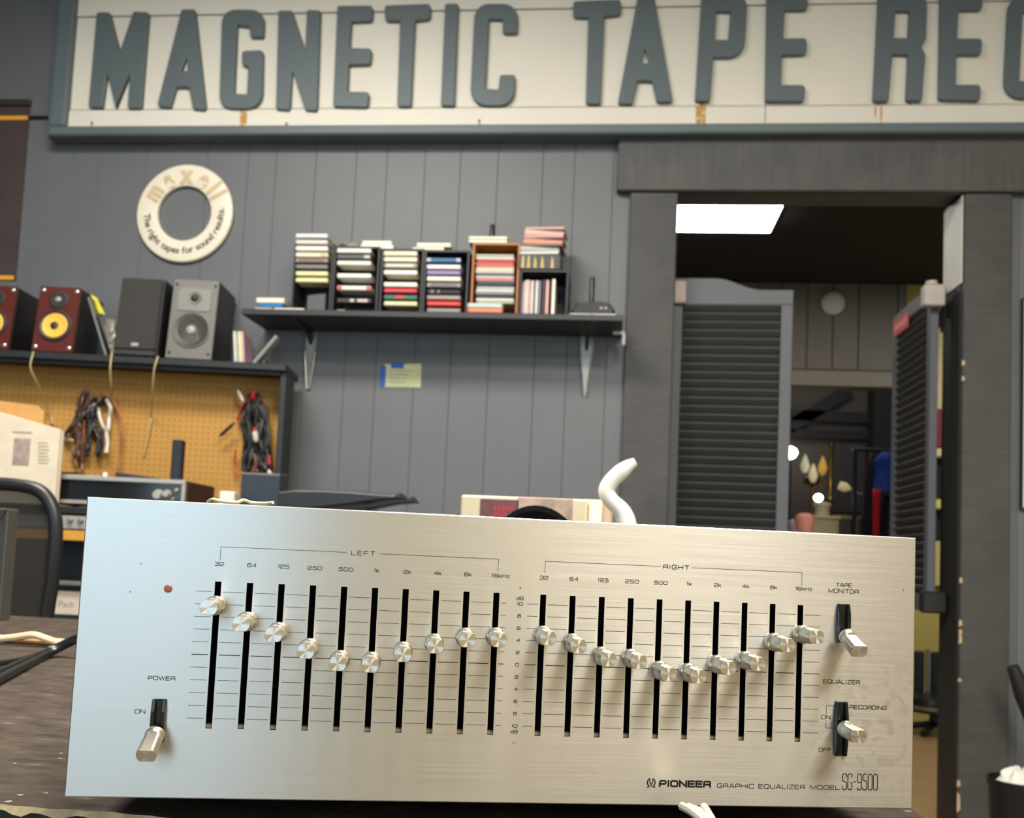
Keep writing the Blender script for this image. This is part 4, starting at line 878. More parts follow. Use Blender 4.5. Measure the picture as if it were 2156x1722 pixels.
plug('silver and red plug in the middle of the black cable hank', (660, 870), (640, 720), .010, (206, 196, 186), (190, 40, 36), d=pgd-.07)
plug('pinkish white plug hanging at the right of the cable hank', (830, 1250), (880, 1390), .008, (214, 190, 190), (150, 40, 40), d=pgd-.07)

# ================================================================== shelving unit and the hi-fi on it
r0 = at(60, 1000, 2.66); SFm = Frame(r0.x, 2.66, 0, 5)
def sl(px, py, d=0): return SFm.loc(px, py, d)
su = thing('shelving_unit', 'black shelving unit with an orange-edged shelf left of the equalizer', 'shelving', mw=SFm.M)
ux0, ux1 = -.5, sl(600, 1060).x+.02; udep = .27
bx('top_board', HB, su, ux0, ux1, .0, udep, BT_Z-.022, BT_Z, M=SFm.M, bevel=.002)
oz1 = sl(160, 1117, 0).z; oz0 = sl(160, 1138, 0).z
bx('shelf', HB, su, ux0+.03, ux1-.03, .004, udep, oz0, oz1, M=SFm.M)
bx('orange_edge', mat('orange_edge', (196, 140, 52), .6), su, ux0+.03, ux1-.03, -.004, .0039, oz0, oz1, M=SFm.M, bevel=.001)
zA, zB = sl(150, 1308).z, sl(150, 1368).z
for z in (zA, zB): bx('shelf', HB, su, ux0+.03, ux1-.03, .004, udep, z-.018, z, M=SFm.M)
for x_ in (ux0, ux1-.03): bx('side_panel', HB, su, x_, x_+.03, 0, udep, 0, BT_Z-.0221, M=SFm.M)
bx('back_panel', BLACK, su, ux0+.03, ux1-.03, udep-.01, udep, .02, BT_Z-.0221, M=SFm.M)
bx('plinth', HB, su, ux0+.03, ux1-.03, .004, .03, 0, .06, M=SFm.M)
def railbar(py):
    z = sl(150, py).z; bx('rail', STEEL, su, ux0+.03, ux1-.03, -.002, .012, z-.007, z+.007, M=SFm.M, bevel=.003)
railbar(1228); railbar(1318)
# tuner
tz = BT_Z+.0085
t = thing('stereo_receiver', 'silver-framed receiver with dark glass front and wooden sides', 'receiver', mw=SFm.M @ Matrix.Translation((0, .0, BT_Z)))
a, b = sl(62, 1000), sl(392, 1010); X0, X1 = a.x, b.x; zT = (a.z+b.z)/2
SILV = mat('silver_front', (176, 170, 160), .35, .5, var=.05, scale=40, stretch=(.2, 1, 6)); WOODS = mat('walnut_side', (66, 36, 30), .45, var=.15, scale=9, stretch=(1, .2, 1))
bx('chassis', BLACK, t, X0+.014, X1-.014, .02, .255, tz, zT-.006, M=SFm.M)
for s0, s1 in ((X0, X0+.013), (X1-.013, X1)): bx('wood_side', WOODS, t, s0, s1, .014, .26, tz, zT+.0, M=SFm.M, bevel=.002)
bx('top_cover', mat('cover_metal', (60, 58, 56), .4, .4), t, X0+.0135, X1-.0135, .016, .257, zT-.0055, zT-.0005, M=SFm.M)
fwid = .011
for aa in ((X0, X1, zT-fwid, zT+.002), (X0, X1, tz, tz+fwid), (X0, X0+fwid, tz+fwid, zT-fwid), (X1-fwid, X1, tz+fwid, zT-fwid)): bx('front_frame', SILV, t, aa[0], aa[1], -.004, .013, aa[2], aa[3], M=SFm.M, bevel=.0015)
bx('dial_glass', mat('dial_glass', (22, 24, 26), .1, var=.02), t, X0+fwid, X1-fwid, .004, .012, tz+fwid, zT-fwid, M=SFm.M)
def knob(t, px, py, r, L_=.018, nm='knob'):
    q = sl(px, py); q.z = max(q.z, tz+r+.002)
    MB(SFm.M).lathe([(0, r*1.05), (.004, r*1.05), (.0045, r*.9), (L_-.003, r*.86), (L_, r*.7)], (q.x, .0035, q.z), (0, -1, 0), 24).build(nm, SILV, t, smooth=True)
knob(t, 333, 1042, .016); knob(t, 352, 1040, .012); knob(t, 372, 1032, .005, .012, 'button'); knob(t, 365, 1050, .004, .012, 'button')
for sx in (X0+.04, X1-.04):
    for sy in (.05, .22): MB(SFm.M).cyl((sx, sy, BT_Z+.0003), (sx, sy, tz+.001), .012).build('foot', BLACK, t, smooth=True)
# second silver unit below
a, b = sl(60, 1066), sl(330, 1066); zl = oz1+.0005
zt2 = BT_Z-.03
t = thing('stereo_amplifier', 'silver-faced amplifier on the orange-edged shelf', 'amplifier', mw=SFm.M @ Matrix.Translation(((a.x+b.x)/2, 0, zl)))
AX0, AX1 = a.x-.05, b.x+.05
bx('chassis', BLACK, t, AX0+.004, AX1-.004, .011, .24, zl+.006, zt2, M=SFm.M); bx('faceplate', SILV, t, AX0, AX1, .002, .0108, zl+.004, zt2+.002, M=SFm.M, bevel=.0015)
for px in (150, 172, 195): 
    q = sl(px, 1075); MB(SFm.M).lathe([(0, .008), (.012, .007), (.014, .005)], (q.x, .002, min(q.z, zt2-.012)), (0, -1, 0), 18).build('knob', STEEL, t, smooth=True)
for sx in (AX0+.04, AX1-.04):
    for sy in (.05, .2): MB(SFm.M).cyl((sx, sy, zl), (sx, sy, zl+.0065), .012).build('foot', BLACK, t, smooth=True)
# boxes with handwritten labels on the lower shelves
LABW = mat('label_white', (196, 184, 170), .6, var=.05); INK = mat('ink', (120, 108, 100), .7)
def label_box(lab, px0, px1, pyt, pyb, base, txt):
    a, b = sl(px0, pyt, .02), sl(px1, pyb, .02); z1 = a.z; z0 = b.z
    t = thing('storage_box', lab, 'box', mw=SFm.M @ Matrix.Translation(((a.x+b.x)/2, .02, base)), group='boxes on the shelving unit')
    bx('body', BLACK, t, a.x-.008, b.x+.008, .022, .25, base+.0005, z1+.004, M=SFm.M, bevel=.002)
    bx('label_card', LABW, t, a.x, b.x, .0195, .0218, max(z0, base+.004), z1, M=SFm.M, bevel=.0006)
    if txt:
        me = font_mesh(txt, .026, 0); q = sl(122, 1277, .02)
        link('handwriting', me, INK, t, SFm.M @ Matrix.Translation((q.x, .0192, q.z)) @ Matrix.Rotation(math.pi/2, 4, 'X'))
label_box('storage box with a white card reading Pack on the shelving unit', 104, 235, 1243, 1298, zA, 'Pack')
label_box('storage box with a blank pale card on the lowest visible shelf', 96, 230, 1332, 1364, zB, '')
# on top of the receiver and around it
zc_ = zT+.0025
a, b = sl(6, 872, .05), sl(130, 1020, .05)
Mb = SFm.M @ Matrix.Translation((0, .05, 0))
t = thing('booklet', 'cream booklet with a small picture standing beside the receiver', 'booklet', mw=SFm.M @ Matrix.Translation((a.x, .05, BT_Z)))
lf = sl(2, 868, -.03); rt = sl(130, 905, -.03); zbk = BT_Z+.0005
BOOK = mat('booklet_paper', (206, 194, 172), .7)
bkl = [(lf.x, zbk), (rt.x, zbk), (rt.x, rt.z), (lf.x, lf.z)]
MB(SFm.M).prism(bkl, -.038, -.030).build('cover', BOOK, t, bevel=.0015)
MB(SFm.M).prism([(x+.006, z-.004 if z > BT_Z+.1 else z) for x, z in bkl], -.0298, -.024).build('pages', mat('booklet_pages', (190, 176, 150), .8), t)
p0, p1 = sl(30, 922, -.039), sl(60, 980, -.039); bx('picture', mat('booklet_picture', (150, 134, 124), .7, var=.3, scale=60), t, p0.x, p1.x, -.0392, -.0381, p1.z, p0.z, M=SFm.M)
for k in range(7):
    p0, p1 = sl(80, 932+k*7, -.039), sl(100+(k % 3)*2, 932+k*7, -.039); bx('text_line', mat('booklet_text', (150, 138, 122), .8), t, p0.x, p1.x, -.0392, -.0381, p0.z-.0012, p0.z+.0012, M=SFm.M)
p0, p1 = sl(26, 909, -.039), sl(68, 909, -.039); bx('text_line', MATS['booklet_text'], t, p0.x, p1.x, -.0392, -.0381, p0.z-.002, p0.z+.002, M=SFm.M)
a, b = sl(-20, 845, .03), sl(108, 872, .03)
o = MB(SFm.M).prism([(a.x, BT_Z+.0005), (b.x, BT_Z+.0005), (b.x, b.z), (b.x-.02, b.z+.018), (a.x, a.z)], .03-.045, .03-.040).build('cardboard_sheet', mat('cardboard_tan', (196, 146, 84), .8), bevel=.001); tag(o, 'tan cardboard sheet standing behind the cream booklet', 'cardboard')
q = sl(371, 1000, .15)
MB(SFm.M).prism([(q.x-.017, zc_-.002), (q.x+.017, zc_-.002), (q.x+.017, sl(371, 926, .15).z), (q.x-.017, sl(371, 926, .15).z)], .14, .17).build('remote_control', mat('remote_dark', (30, 33, 38), .4), bevel=.004)
tag(bpy.data.objects['remote_control'], 'dark slim remote standing upright on the receiver against the pegboard', 'remote')
a, b = sl(255, 985, .12), sl(352, 1002, .12)
o = MB(SFm.M).prism([(a.x, zc_), (b.x, zc_), (b.x, zc_+.006), (a.x, zc_+.020)], .08, .24).build('flat_case', mat('flat_case', (48, 48, 56), .3), bevel=.002); tag(o, 'dark flat case lying on the receiver, left of the upright remote', 'case')
a, b = sl(132, 985, .1), sl(170, 996, .1)
o = bx('black_block', BLACKP, None, a.x, b.x, .08, .14, zc_, zc_+.014, M=SFm.M, bevel=.003); tag(o, 'small black block on the receiver beside the booklet', 'block')
a = sl(222, 993, .06); o = MB(SFm.M).lathe([(0, .008), (.012, .007), (.016, .004)], (a.x, .06, zc_), (0, 0, 1), 14).build('plastic_peg', WHITEP, smooth=True); tag(o, 'tiny white peg standing on the receiver', 'peg')
a, b = sl(80, 990, .03), sl(215, 996, .03); o = bx('paper_sheet', mat('paper_pale', (186, 176, 160), .8), None, a.x, b.x, .02, .2, zc_, zc_+.003, M=SFm.M); tag(o, 'pale paper lying on top of the receiver', 'paper')
# white box, navy box
a, b = sl(455, 1032, -.02), sl(486, 1060, -.02); o = bx('small_white_box', WHITEP, None, a.x, b.x, -.02+.03, .05, BT_Z+.0005, a.z, M=SFm.M, bevel=.003); tag(o, 'small white box at the receiver side, above the equalizer', 'box')
a, b = sl(509, 998, .12), sl(586, 1060, .12)
t = thing('cable_bin', 'navy open bin below the black and red cable hank', 'bin', mw=SFm.M @ Matrix.Translation(((a.x+b.x)/2, .16, BT_Z)))
NAVY = mat('navy_card', (40, 46, 58), .5); zt_ = a.z
for aa in ((a.x, b.x, .12, .126, 0), (a.x, b.x, .20, .206, .012), (a.x, a.x+.006, .126, .20, .006), (b.x-.006, b.x, .126, .20, .006)): bx('side', NAVY, t, aa[0], aa[1], aa[2], aa[3], BT_Z+.0005, zt_+aa[4], M=SFm.M)
bx('bottom', NAVY, t, a.x+.006, b.x-.006, .126, .20, BT_Z+.0005, BT_Z+.005, M=SFm.M)
bx('rim', mat('rim_grey', (120, 116, 110), .5), t, a.x, b.x, .1185, .1275, zt_, zt_+.005, M=SFm.M)
# ================================================================== work table
TZ = .780
TABM = bpy.data.materials.new('worn_tabletop'); TABM.use_nodes = True
def _tab():
    nt = TABM.node_tree; N = nt.nodes; L = nt.links; b = N['Principled BSDF']; tc = N.new('ShaderNodeTexCoord')
    mp = N.new('ShaderNodeMapping'); mp.inputs['Scale'].default_value = (9, 20, 9); L.new(tc.outputs['Object'], mp.inputs[0])
    n1 = N.new('ShaderNodeTexNoise'); n1.inputs['Scale'].default_value = 3; n1.inputs['Detail'].default_value = 8; n1.inputs['Roughness'].default_value = .65; L.new(mp.outputs[0], n1.inputs['Vector'])
    rp = N.new('ShaderNodeValToRGB'); e = rp.color_ramp.elements; e[0].position = .3; e[0].color = rgb((40, 34, 30)); e[1].position = .62; e[1].color = rgb((76, 66, 56))
    x = rp.color_ramp.elements.new(.72); x.color = rgb((112, 101, 88)); L.new(n1.outputs['Fac'], rp.inputs[0]); L.new(rp.outputs[0], b.inputs['Base Color'])
    b.inputs['Roughness'].default_value = .8; b.inputs['Specular IOR Level'].default_value = .15
    n2 = N.new('ShaderNodeTexNoise'); n2.inputs['Scale'].default_value = 180; n2.inputs['Detail'].default_value = 5; L.new(tc.outputs['Object'], n2.inputs['Vector'])
    bp = N.new('ShaderNodeBump'); bp.inputs['Strength'].default_value = .5; bp.inputs['Distance'].default_value = .001; L.new(n2.outputs['Fac'], bp.inputs['Height']); L.new(bp.outputs[0], b.inputs['Normal'])
_tab()
ty0 = atz(0, 1694, TZ).y; tx1 = atz(1945, 1722, TZ).x; tx0 = -1.05; ty1 = 1.46
tb = thing('work_table', 'worn dark brown table with a chipped wavy front edge under the equalizer', 'table', ((tx0+tx1)/2, (ty0+ty1)/2, 0))
n = 260; mb = MB()
EDGE = mat('chipped_edge', (176, 160, 126), .8, var=.25, scale=120)
xs = [tx0+(tx1-tx0)*k/n for k in range(n+1)]; wig = lambda x: .0008*math.sin(x*97)+.0006*math.sin(x*311+1)
for a, b in zip(xs, xs[1:]): mb.face([(a, ty0+.0012+wig(a), TZ), (b, ty0+.0012+wig(b), TZ), (b, ty1, TZ), (a, ty1, TZ)])
mb.box(tx0, tx1, ty0+.004, ty1, TZ-.004, TZ-.0002)
mb.build('tabletop_sheet', TABM, tb)
mb = MB()
lowz = lambda x: TZ-.0026-.0018*max(0, math.cos(2*math.pi*x/.0205)+.35)
for a, b in zip(xs, xs[1:]):
    ya, yb = ty0+wig(a), ty0+wig(b)
    mb.hexa([(a, ya, lowz(a)), (b, yb, lowz(b)), (b, yb+.0013, TZ), (a, ya+.0013, TZ), (a, ya+.005, lowz(a)), (b, yb+.005, lowz(b)), (b, yb+.005, TZ-.0003), (a, ya+.005, TZ-.0003)])
mb.build('wavy_edge', EDGE, tb)
bx('dark_gap_slab', BLACK, tb, tx0, tx1, ty0+.006, ty1, TZ-.012, TZ-.0041)  # black slab: its colour stands for the shaded void under the sheet
bx('board', TABM, tb, tx0, tx1, ty0-.006, ty1, TZ-.034, TZ-.0121, bevel=.002)
for x_ in (tx0+.06, tx1-.11):
    for y_ in (ty0+.05, ty1-.11): bx('leg', HB, tb, x_, x_+.05, y_, y_+.05, 0, TZ-.0341)
SCR = mat('scratch_pale', (150, 140, 126), .7)
for px, py, w, hh in ((15, 1689, 16, 4), (30, 1608, 8, 2), (95, 1671, 14, 2), (125, 1598, 16, 2), (127, 1587, 10, 2), (40, 1675, 18, 3), (1893, 1703, 14, 2), (1912, 1709, 16, 2)):
    q = atz(px, py, TZ); k = q.y/2000
    MB().prism([(q.x-w*k/2, q.y), (q.x, q.y+hh*k*3), (q.x+w*k/2, q.y+hh*k*2), (q.x+w*k*.3, q.y-hh*k)], TZ+.0001, TZ+.0003, lambda a, b, c: (a, b, c)).build('scuff', SCR, tb)

# ================================================================== the graphic equalizer
EQC = Vector((-.045679, .47567, CAMZ-.051736)); EQH = .14053; EQA = 12.9155
EM0 = Matrix.Translation(EQC) @ Matrix.Rotation(math.radians(EQA), 4, 'Z')
EM = Matrix.Translation((EQC.x, EQC.y, TZ+.0004)) @ Matrix.Rotation(math.radians(EQA), 4, 'Z')
ZO = EQC.z-TZ-.0004                               # height of the panel centre above the root
EQ = thing('graphic_equalizer', 'silver brushed-metal graphic equalizer with twenty sliders standing on the worn table', 'equalizer', mw=EM)
ALU = brushed('brushed_aluminium', (206, 204, 198), .33, .85, stains=True); ALUK = brushed('turned_aluminium', (200, 192, 176), .38, .2, streak=0); ALUC = brushed('turned_cap', (214, 210, 200), .30, .97, radial=True, streak=0)
SLOTS = [(-146.6+15.01*i)/1000 for i in range(10)]+[(12.1+14.99*i)/1000 for i in range(10)]
holes = [(u-.0015, u+.0015, -.0373, .0325) for u in SLOTS]
SW = [(-.1699, -.0340, .0064, .0200), (.1702, .0241, .0064, .0200), (.1701, -.0300, .0064, .0278)]   # u, v centre, width, length
holes += [(u-w/2+.0006, u+w/2-.0006, v-l/2+.0006, v+l/2-.0006) for u, v, w, l in SW]
def plate():
    W2, H2, e = .21, EQH/2, .0005
    xs = sorted({-W2, -W2+e, W2-e, W2} | {h[0] for h in holes} | {h[1] for h in holes}); zs = sorted({-H2, -H2+e, H2-e, H2} | {h[2] for h in holes} | {h[3] for h in holes})
    def hole(i, j):
        x, z = (xs[i]+xs[i+1])/2, (zs[j]+zs[j+1])/2; return any(h[0] < x < h[1] and h[2] < z < h[3] for h in holes)
    mb = MB(); nx, nz = len(xs)-1, len(zs)-1
    yf = lambda i, j: e*.8 if i in (0, nx) or j in (0, nz) else 0
    P = lambda i, j, back=False: (xs[i], .003 if back else yf(i, j), zs[j]+ZO)
    for i in range(nx):
        for j in range(nz):
            if hole(i, j): continue
            mb.face([P(i, j), P(i+1, j), P(i+1, j+1), P(i, j+1)]); mb.face([P(i, j, 1), P(i, j+1, 1), P(i+1, j+1, 1), P(i+1, j, 1)])
            for (di, dj, a, b) in ((-1, 0, (i, j), (i, j+1)), (1, 0, (i+1, j), (i+1, j+1)), (0, -1, (i, j), (i+1, j)), (0, 1, (i, j+1), (i+1, j+1))):
                ii, jj = i+di, j+dj
                if ii < 0 or jj < 0 or ii >= nx or jj >= nz or hole(ii, jj): mb.face([P(*a), P(*b), P(*b, True), P(*a, True)])
    return mb.build('faceplate', ALU, EQ, mw=EM)
fp = plate()
def ebox(nm, m_, u0, u1, y0, y1, v0, v1, par=EQ, **k): return bx(nm, m_, par, u0, u1, y0, y1, v0+ZO, v1+ZO, M=EM, **k)
PIT = mat('slot_felt', (8, 8, 9), .95, var=0, spec=.1)
ebox('slot_backing', PIT, -.20, .20, .0065, .009, -.062, .062)
ebox('chassis', BLACK, -.2, .2, .0091, .33, -.066, .064, bevel=.002)
for sx in (-.17, .17):
    for sy in (.09, .30): MB(EM).cyl((sx, sy, .0001), (sx, sy, ZO-.0661), .012, n=16).build('foot', RUB, EQ, smooth=True)
for u in SLOTS:                                   # pale lower end stops in the slots
    ebox('slot_stop', mat('slot_stop', (120, 104, 84), .7), u-.00145, u+.00145, .0018, .0064, -.0373, -.0358)
KV = [21.3, 14.3, 9.9, 2.7, -2.5, -2.8, 2.6, 7.0, 10.4, 11.0, 12.7, 9.4, 3.4, 2.8, -2.7, -3.4, 1.2, 3.6, 13.3, 17.8]
kp = [(-.006, .0011), (.0012, .0011), (.0013, .0041), (.0018, .0046), (.0054, .0047), (.0060, .0043), (.0064, .0040), (.0068, .0042), (.0125, .00415), (.0127, .00415, .0034), (.0197, .00415, .0034), (.0200, .0040, .0033)]
kme = cme = None
for i, (u, v) in enumerate(zip(SLOTS, KV)):
    mw = EM @ Matrix.Translation((u, 0, v/1000+ZO))
    if kme is None:
        k = MB().lathe([(q[0],)+q[1:] for q in kp], (0, 0, 0), (0, -1, 0), 40); kb = k.build('slider_knob', ALUK, EQ, mw=mw, smooth=True); kme = kb
        cb = MB().lathe([(.0199, .0039, .0032), (.0201, .0039, .0032)], (0, 0, 0), (0, -1, 0), 40).build('cap_face', ALUC, kb, mw=mw); cme = cb
    else:
        kb = dup(kme, 'slider_knob', EQ, mw); dup(cme, 'cap_face', kb, mw)
# lever switches
SWB = mat('switch_black', (12, 12, 13), .22, var=.02)
def switch(nm, u, v, w, l, pv, tip, lab):
    t = ebox(nm, SWB, u-w/2, u+w/2, -.0006, .006, v-l/2, v+l/2, bevel=.0003); t['label'] = lab
    hl_ = l/2; pro = [(-hl_, -.0007), (-hl_, -.0016), (-hl_*.45, -.0030), (hl_*.45, -.0030), (hl_, -.0016), (hl_, -.0007)]
    for s in (-1, 1):
        x0, x1 = (u-w/2, u-w/2+.0017) if s < 0 else (u+w/2-.0017, u+w/2)
        MB(EM).prism([(v+a+ZO, b) for a, b in pro], x0, x1, lambda a, b, c: (c, b, a)).build('cheek', SWB, t, bevel=.0003)
    a = Vector((u, -.0012, pv+ZO)); b = Vector((tip[0], tip[1], tip[2]+ZO)); d = (b-a).normalized(); L_ = (b-a).length
    # lever in its own frame: local -y along the lever
    yv = -d; xv = Vector((1, 0, 0)); zv = xv.cross(yv).normalized(); xv = yv.cross(zv)
    R = Matrix(((xv.x, yv.x, zv.x, a.x), (xv.y, yv.y, zv.y, a.y), (xv.z, yv.z, zv.z, a.z), (0, 0, 0, 1))); mw = EM @ R
    lv = MB().lathe([(0, .0012), (.0035, .0013), (.0036, .0041), (.0042, .0044), (.0062, .0045), (.0066, .0043), (.0078, .0043), (.0082, .0043, .0031), (L_-.0003, .0045, .0032), (L_, .0043, .0031)], (0, 0, 0), (0, -1, 0), 40).build('lever', ALUK, t, mw=mw, smooth=True)
    MB().lathe([(L_-.0001, .0042, .0030), (L_+.0001, .0042, .0030)], (0, 0, 0), (0, -1, 0), 40).build('lever_cap', ALUC, lv, mw=mw)
switch('power_switch', *SW[0], -.0375, (-.1699, -.0195, -.0466), 'black lever switch marked POWER, lever down')
switch('tape_monitor_switch', *SW[1], .0195, (.1701, -.0185, .0114), 'black lever switch marked TAPE MONITOR, lever down')
switch('equalizer_switch', *SW[2], -.0288, (.1703, -.0190, -.0304), 'black lever switch marked EQUALIZER, lever in the middle')
# pilot lamp
MB(EM).lathe([(-.0003, .0019), (.0006, .0019), (.0009, .0016), (.001, .0008)], (-.1697, 0, .0282+ZO), (0, -1, 0), 24).build('pilot_lamp', mat('amber_lens', (140, 72, 36), .35), EQ, smooth=True, label='small amber pilot lamp')
# ---- printing: a square stroke alphabet
CL_ = True
GL = {'A': (1, [[(0,0),(.4,1),(.6,1),(1,0)],[(.14,.3),(.86,.3)]], 0), 'B': (1, [[(0,0),(0,1),(.92,1),(.92,.52),(0,.52)],[(.9,.52),(1,.5),(1,0),(0,0)]], 1),
 'C': (1, [[(1,.78),(1,1),(0,1),(0,0),(1,0),(1,.22)]], 1), 'D': (1, [[(0,0),(0,1),(1,1),(1,0),(0,0)]], 2), 'E': (.9, [[(1,1),(0,1),(0,0),(1,0)],[(0,.52),(.92,.52)]], 0),
 'F': (.9, [[(1,1),(0,1),(0,0)],[(0,.5),(.9,.5)]], 0), 'G': (1, [[(1,.8),(1,1),(0,1),(0,0),(1,0),(1,.45),(.55,.45)]], 1), 'H': (1, [[(0,0),(0,1)],[(1,0),(1,1)],[(0,.52),(1,.52)]], 0),
 'I': (.12, [[(.5,0),(.5,1)]], 0), 'L': (.85, [[(0,1),(0,0),(1,0)]], 0), 'M': (1.15, [[(0,0),(0,1),(.5,.1),(1,1),(1,0)]], 0), 'N': (1, [[(0,0),(0,1),(1,0),(1,1)]], 0),
 'O': (1.05, [[(0,.5),(0,0),(1,0),(1,1),(0,1),(0,.5)]], 1), 'P': (.95, [[(0,0),(0,1),(1,1),(1,.42),(0,.42)]], 1), 'Q': (1.05, [[(0,.5),(0,0),(1,0),(1,1),(0,1),(0,.5)],[(.6,.3),(.85,-.18)]], 1),
 'R': (1, [[(0,0),(0,1),(1,1),(1,.42),(0,.42)],[(.82,.42),(1,.3),(1,0)]], 1), 'S': (1, [[(1,.8),(1,1),(0,1),(0,.53),(1,.47),(1,0),(0,0),(0,.2)]], 1), 'T': (.95, [[(0,1),(1,1)],[(.5,1),(.5,0)]], 0),
 'U': (1, [[(0,1),(0,0),(1,0),(1,1)]], 1), 'W': (1.35, [[(0,1),(.25,0),(.5,1),(.75,0),(1,1)]], 0), 'Z': (.95, [[(0,1),(1,1),(0,0),(1,0)]], 0), 'k': (.8, [[(0,0),(0,1)],[(0,.3),(.9,.72)],[(.3,.45),(1,0)]], 0),
 'z': (.7, [[(0,.68),(1,.68),(0,0),(1,0)]], 0), 'd': (.9, [[(1,1),(1,0),(0,0),(0,.62),(1,.62)]], 1), '0': (1, [[(0,.5),(0,0),(1,0),(1,1),(0,1),(0,.5)]], 1), '1': (.4, [[(0,.8),(.7,1),(.7,0)]], 0),
 '2': (1, [[(0,.75),(0,1),(1,1),(1,.5),(0,.45),(0,0),(1,0)]], 1), '3': (1, [[(0,.8),(0,1),(1,1),(1,.53),(.3,.53)],[(.9,.53),(1,.47),(1,0),(0,0),(0,.2)]], 1), '4': (1, [[(.78,0),(.78,1),(0,.3),(1,.3)]], 0),
 '5': (1, [[(.95,1),(.05,1),(.02,.58),(1,.58),(1,0),(0,0),(0,.15)]], 1), '6': (1, [[(.95,.85),(.95,1),(0,1),(0,0),(1,0),(1,.55),(0,.55)]], 1), '8': (1, [[(.06,.54),(.06,1),(.94,1),(.94,.54),(0,.54),(0,0),(1,0),(1,.54)]], 1),
 '9': (1, [[(0,.15),(0,0),(1,0),(1,1),(0,1),(0,.45),(1,.45)]], 1), '+': (.8, [[(0,.5),(1,.5)],[(.5,.05),(.5,.95)]], 0), '-': (.7, [[(0,.5),(1,.5)]], 0)}
def ribbon(mb, pts, t, y=-.00006):
    n_ = len(pts); L = []; R = []
    for i, p in enumerate(pts):
        a = pts[max(0, i-1)]; b = pts[min(n_-1, i+1)]
        d1 = (p-a).normalized() if (p-a).length > 1e-9 else (b-p).normalized(); d2 = (b-p).normalized() if (b-p).length > 1e-9 else d1
        nn = Vector((-(d1+d2).y, (d1+d2).x))
        if nn.length < 1e-6: nn = Vector((-d1.y, d1.x))
        nn.normalize(); c = max(.45, nn.dot(Vector((-d1.y, d1.x)))); o = nn*(t/2/c)
        L.append(p+o); R.append(p-o)
    for i in range(n_-1): mb.face([(q.x, y, q.y+ZO) for q in (L[i], L[i+1], R[i+1], R[i])])
INKB = mat('panel_ink', (28, 28, 30), .6, var=0, spec=.2)
def text(s, u0, u1, vc, h, t, rad=.35, gap=.28, cap=False, nm='printed_text', m_=INKB):
    ws = [GL[c][0] if c != ' ' else .8 for c in s]; tot = sum(ws)+gap*(len(s)-1); k = (u1-u0)/tot; x = u0; mb = MB(EM)
    for c, w in zip(s, ws):
        if c != ' ':
            for pl in GL[c][1]:
                P = [Vector(((x+q[0]*w*k)/1000, (vc-h/2+q[1]*h)/1000)) for q in pl]
                if GL[c][2]: P = fillet([(p.x, p.y) for p in P], min(h, w*k)*rad/1000, 4, closed=False)
                if cap: P = [P[0]+(P[0]-P[1]).normalized()*t*.55/1000]+list(P[1:-1])+[P[-1]+(P[-1]-P[-2]).normalized()*t*.55/1000]
                ribbon(mb, P, t*1.15/1000)
        x += (w+gap)*k
    return mb.build(nm, m_, EQ)
text('LEFT', -84, -72.6, 49.2, 2.0, .28, gap=.45); text('RIGHT', 73.4, 86.9, 49.2, 2.0, .3, gap=.42)
FR = ['32', '64', '125', '250', '500', '1k', '2k', '4k', '8k', '16kHz']; FW = [4.1, 4.3, 5.4, 6.9, 6.9, 2.7, 3.6, 3.6, 3.6, 9.0]
for ch in (0, 1):
    for i, (s, w) in enumerate(zip(FR, FW)):
        u = SLOTS[ch*10+i]*1000; o = .3 if i else 0
        if s == '16kHz': o = 1.6
        text(s, u+o-w/2, u+o+w/2, 41.0, 1.65, .26)
text('POWER', -175.9, -163.6, -14.3, 1.7, .28, gap=.3); text('ON', -180.9, -176.3, -30.1, 1.75, .28)
text('TAPE', 166.2, 174.7, 43.8, 1.8, .28); text('MONITOR', 162.2, 178.5, 40.6, 1.9, .28); text('EQUALIZER', 160.4, 180.1, -6.2, 1.9, .3); text('RECORDING', 174.9, 195.0, -18.9, 1.9, .3)
text('ON', 159.7, 164.4, -24.4, 1.75, .28); text('OFF', 158.6, 165.3, -41, 1.75, .26)
text('+', -.3, .9, 35.5, 1.3, .2); text('dB', -1.3, 2.1, 30.3, 1.6, .24); text('dB', -1.3, 2.1, -35.4, 1.6, .24); text('-', -.2, .9, -40.9, 1.2, .2)
LV = [27.6-6.02*i for i in range(11)]
for v, s in zip(LV, ['10', '8', '6', '4', '2', '0', '2', '4', '6', '8', '10']):
    w = 2.9 if s == '10' else 1.7; text(s, .4-w/2, .4+w/2, v-.1, 1.45, .25)
text('GRAPHIC', 105.2, 124.4, -60.0, 2.0, .3); text('EQUALIZER', 127.0, 151.6, -60.0, 2.0, .3, gap=.3); text('MODEL', 154.7, 170.3, -60.0, 1.9, .28)
text('PIONEER', 75.3, 101.5, -59.4, 2.6, .80, rad=.3, gap=.36, cap=True)
text('SG-9500', 171.8, 190.8, -56.9, 8.0, .40, rad=.45, gap=.34)
mb = MB(EM); A = Vector
for s in (-1, 1):                                 # emblem: an omega with a tuning fork
    P = [A(((70.9+s*(1.5+.75*math.cos(a)))/1000 if False else (70.9+s*2.0*math.cos(a))/1000, (-59.0+2.0*math.sin(a))/1000)) for a in (math.pi*.40-k*math.pi*.72/12 for k in range(13))]
    ribbon(mb, P, .00062); ribbon(mb, [P[-1], A(((70.9+s*1.15)/1000, -.0612)), A(((70.9+s*2.2)/1000, -.0613))], .00055)
    ribbon(mb, [A(((70.9+s*.75)/1000, -.0575)), A(((70.9+s*.75)/1000, -.0590)), A((70.9/1000, -.0600))], .0005)
ribbon(mb, [A((.0709, -.0598)), A((.0709, -.0613))], .0005)
mb.build('printed_emblem', INKB, EQ)
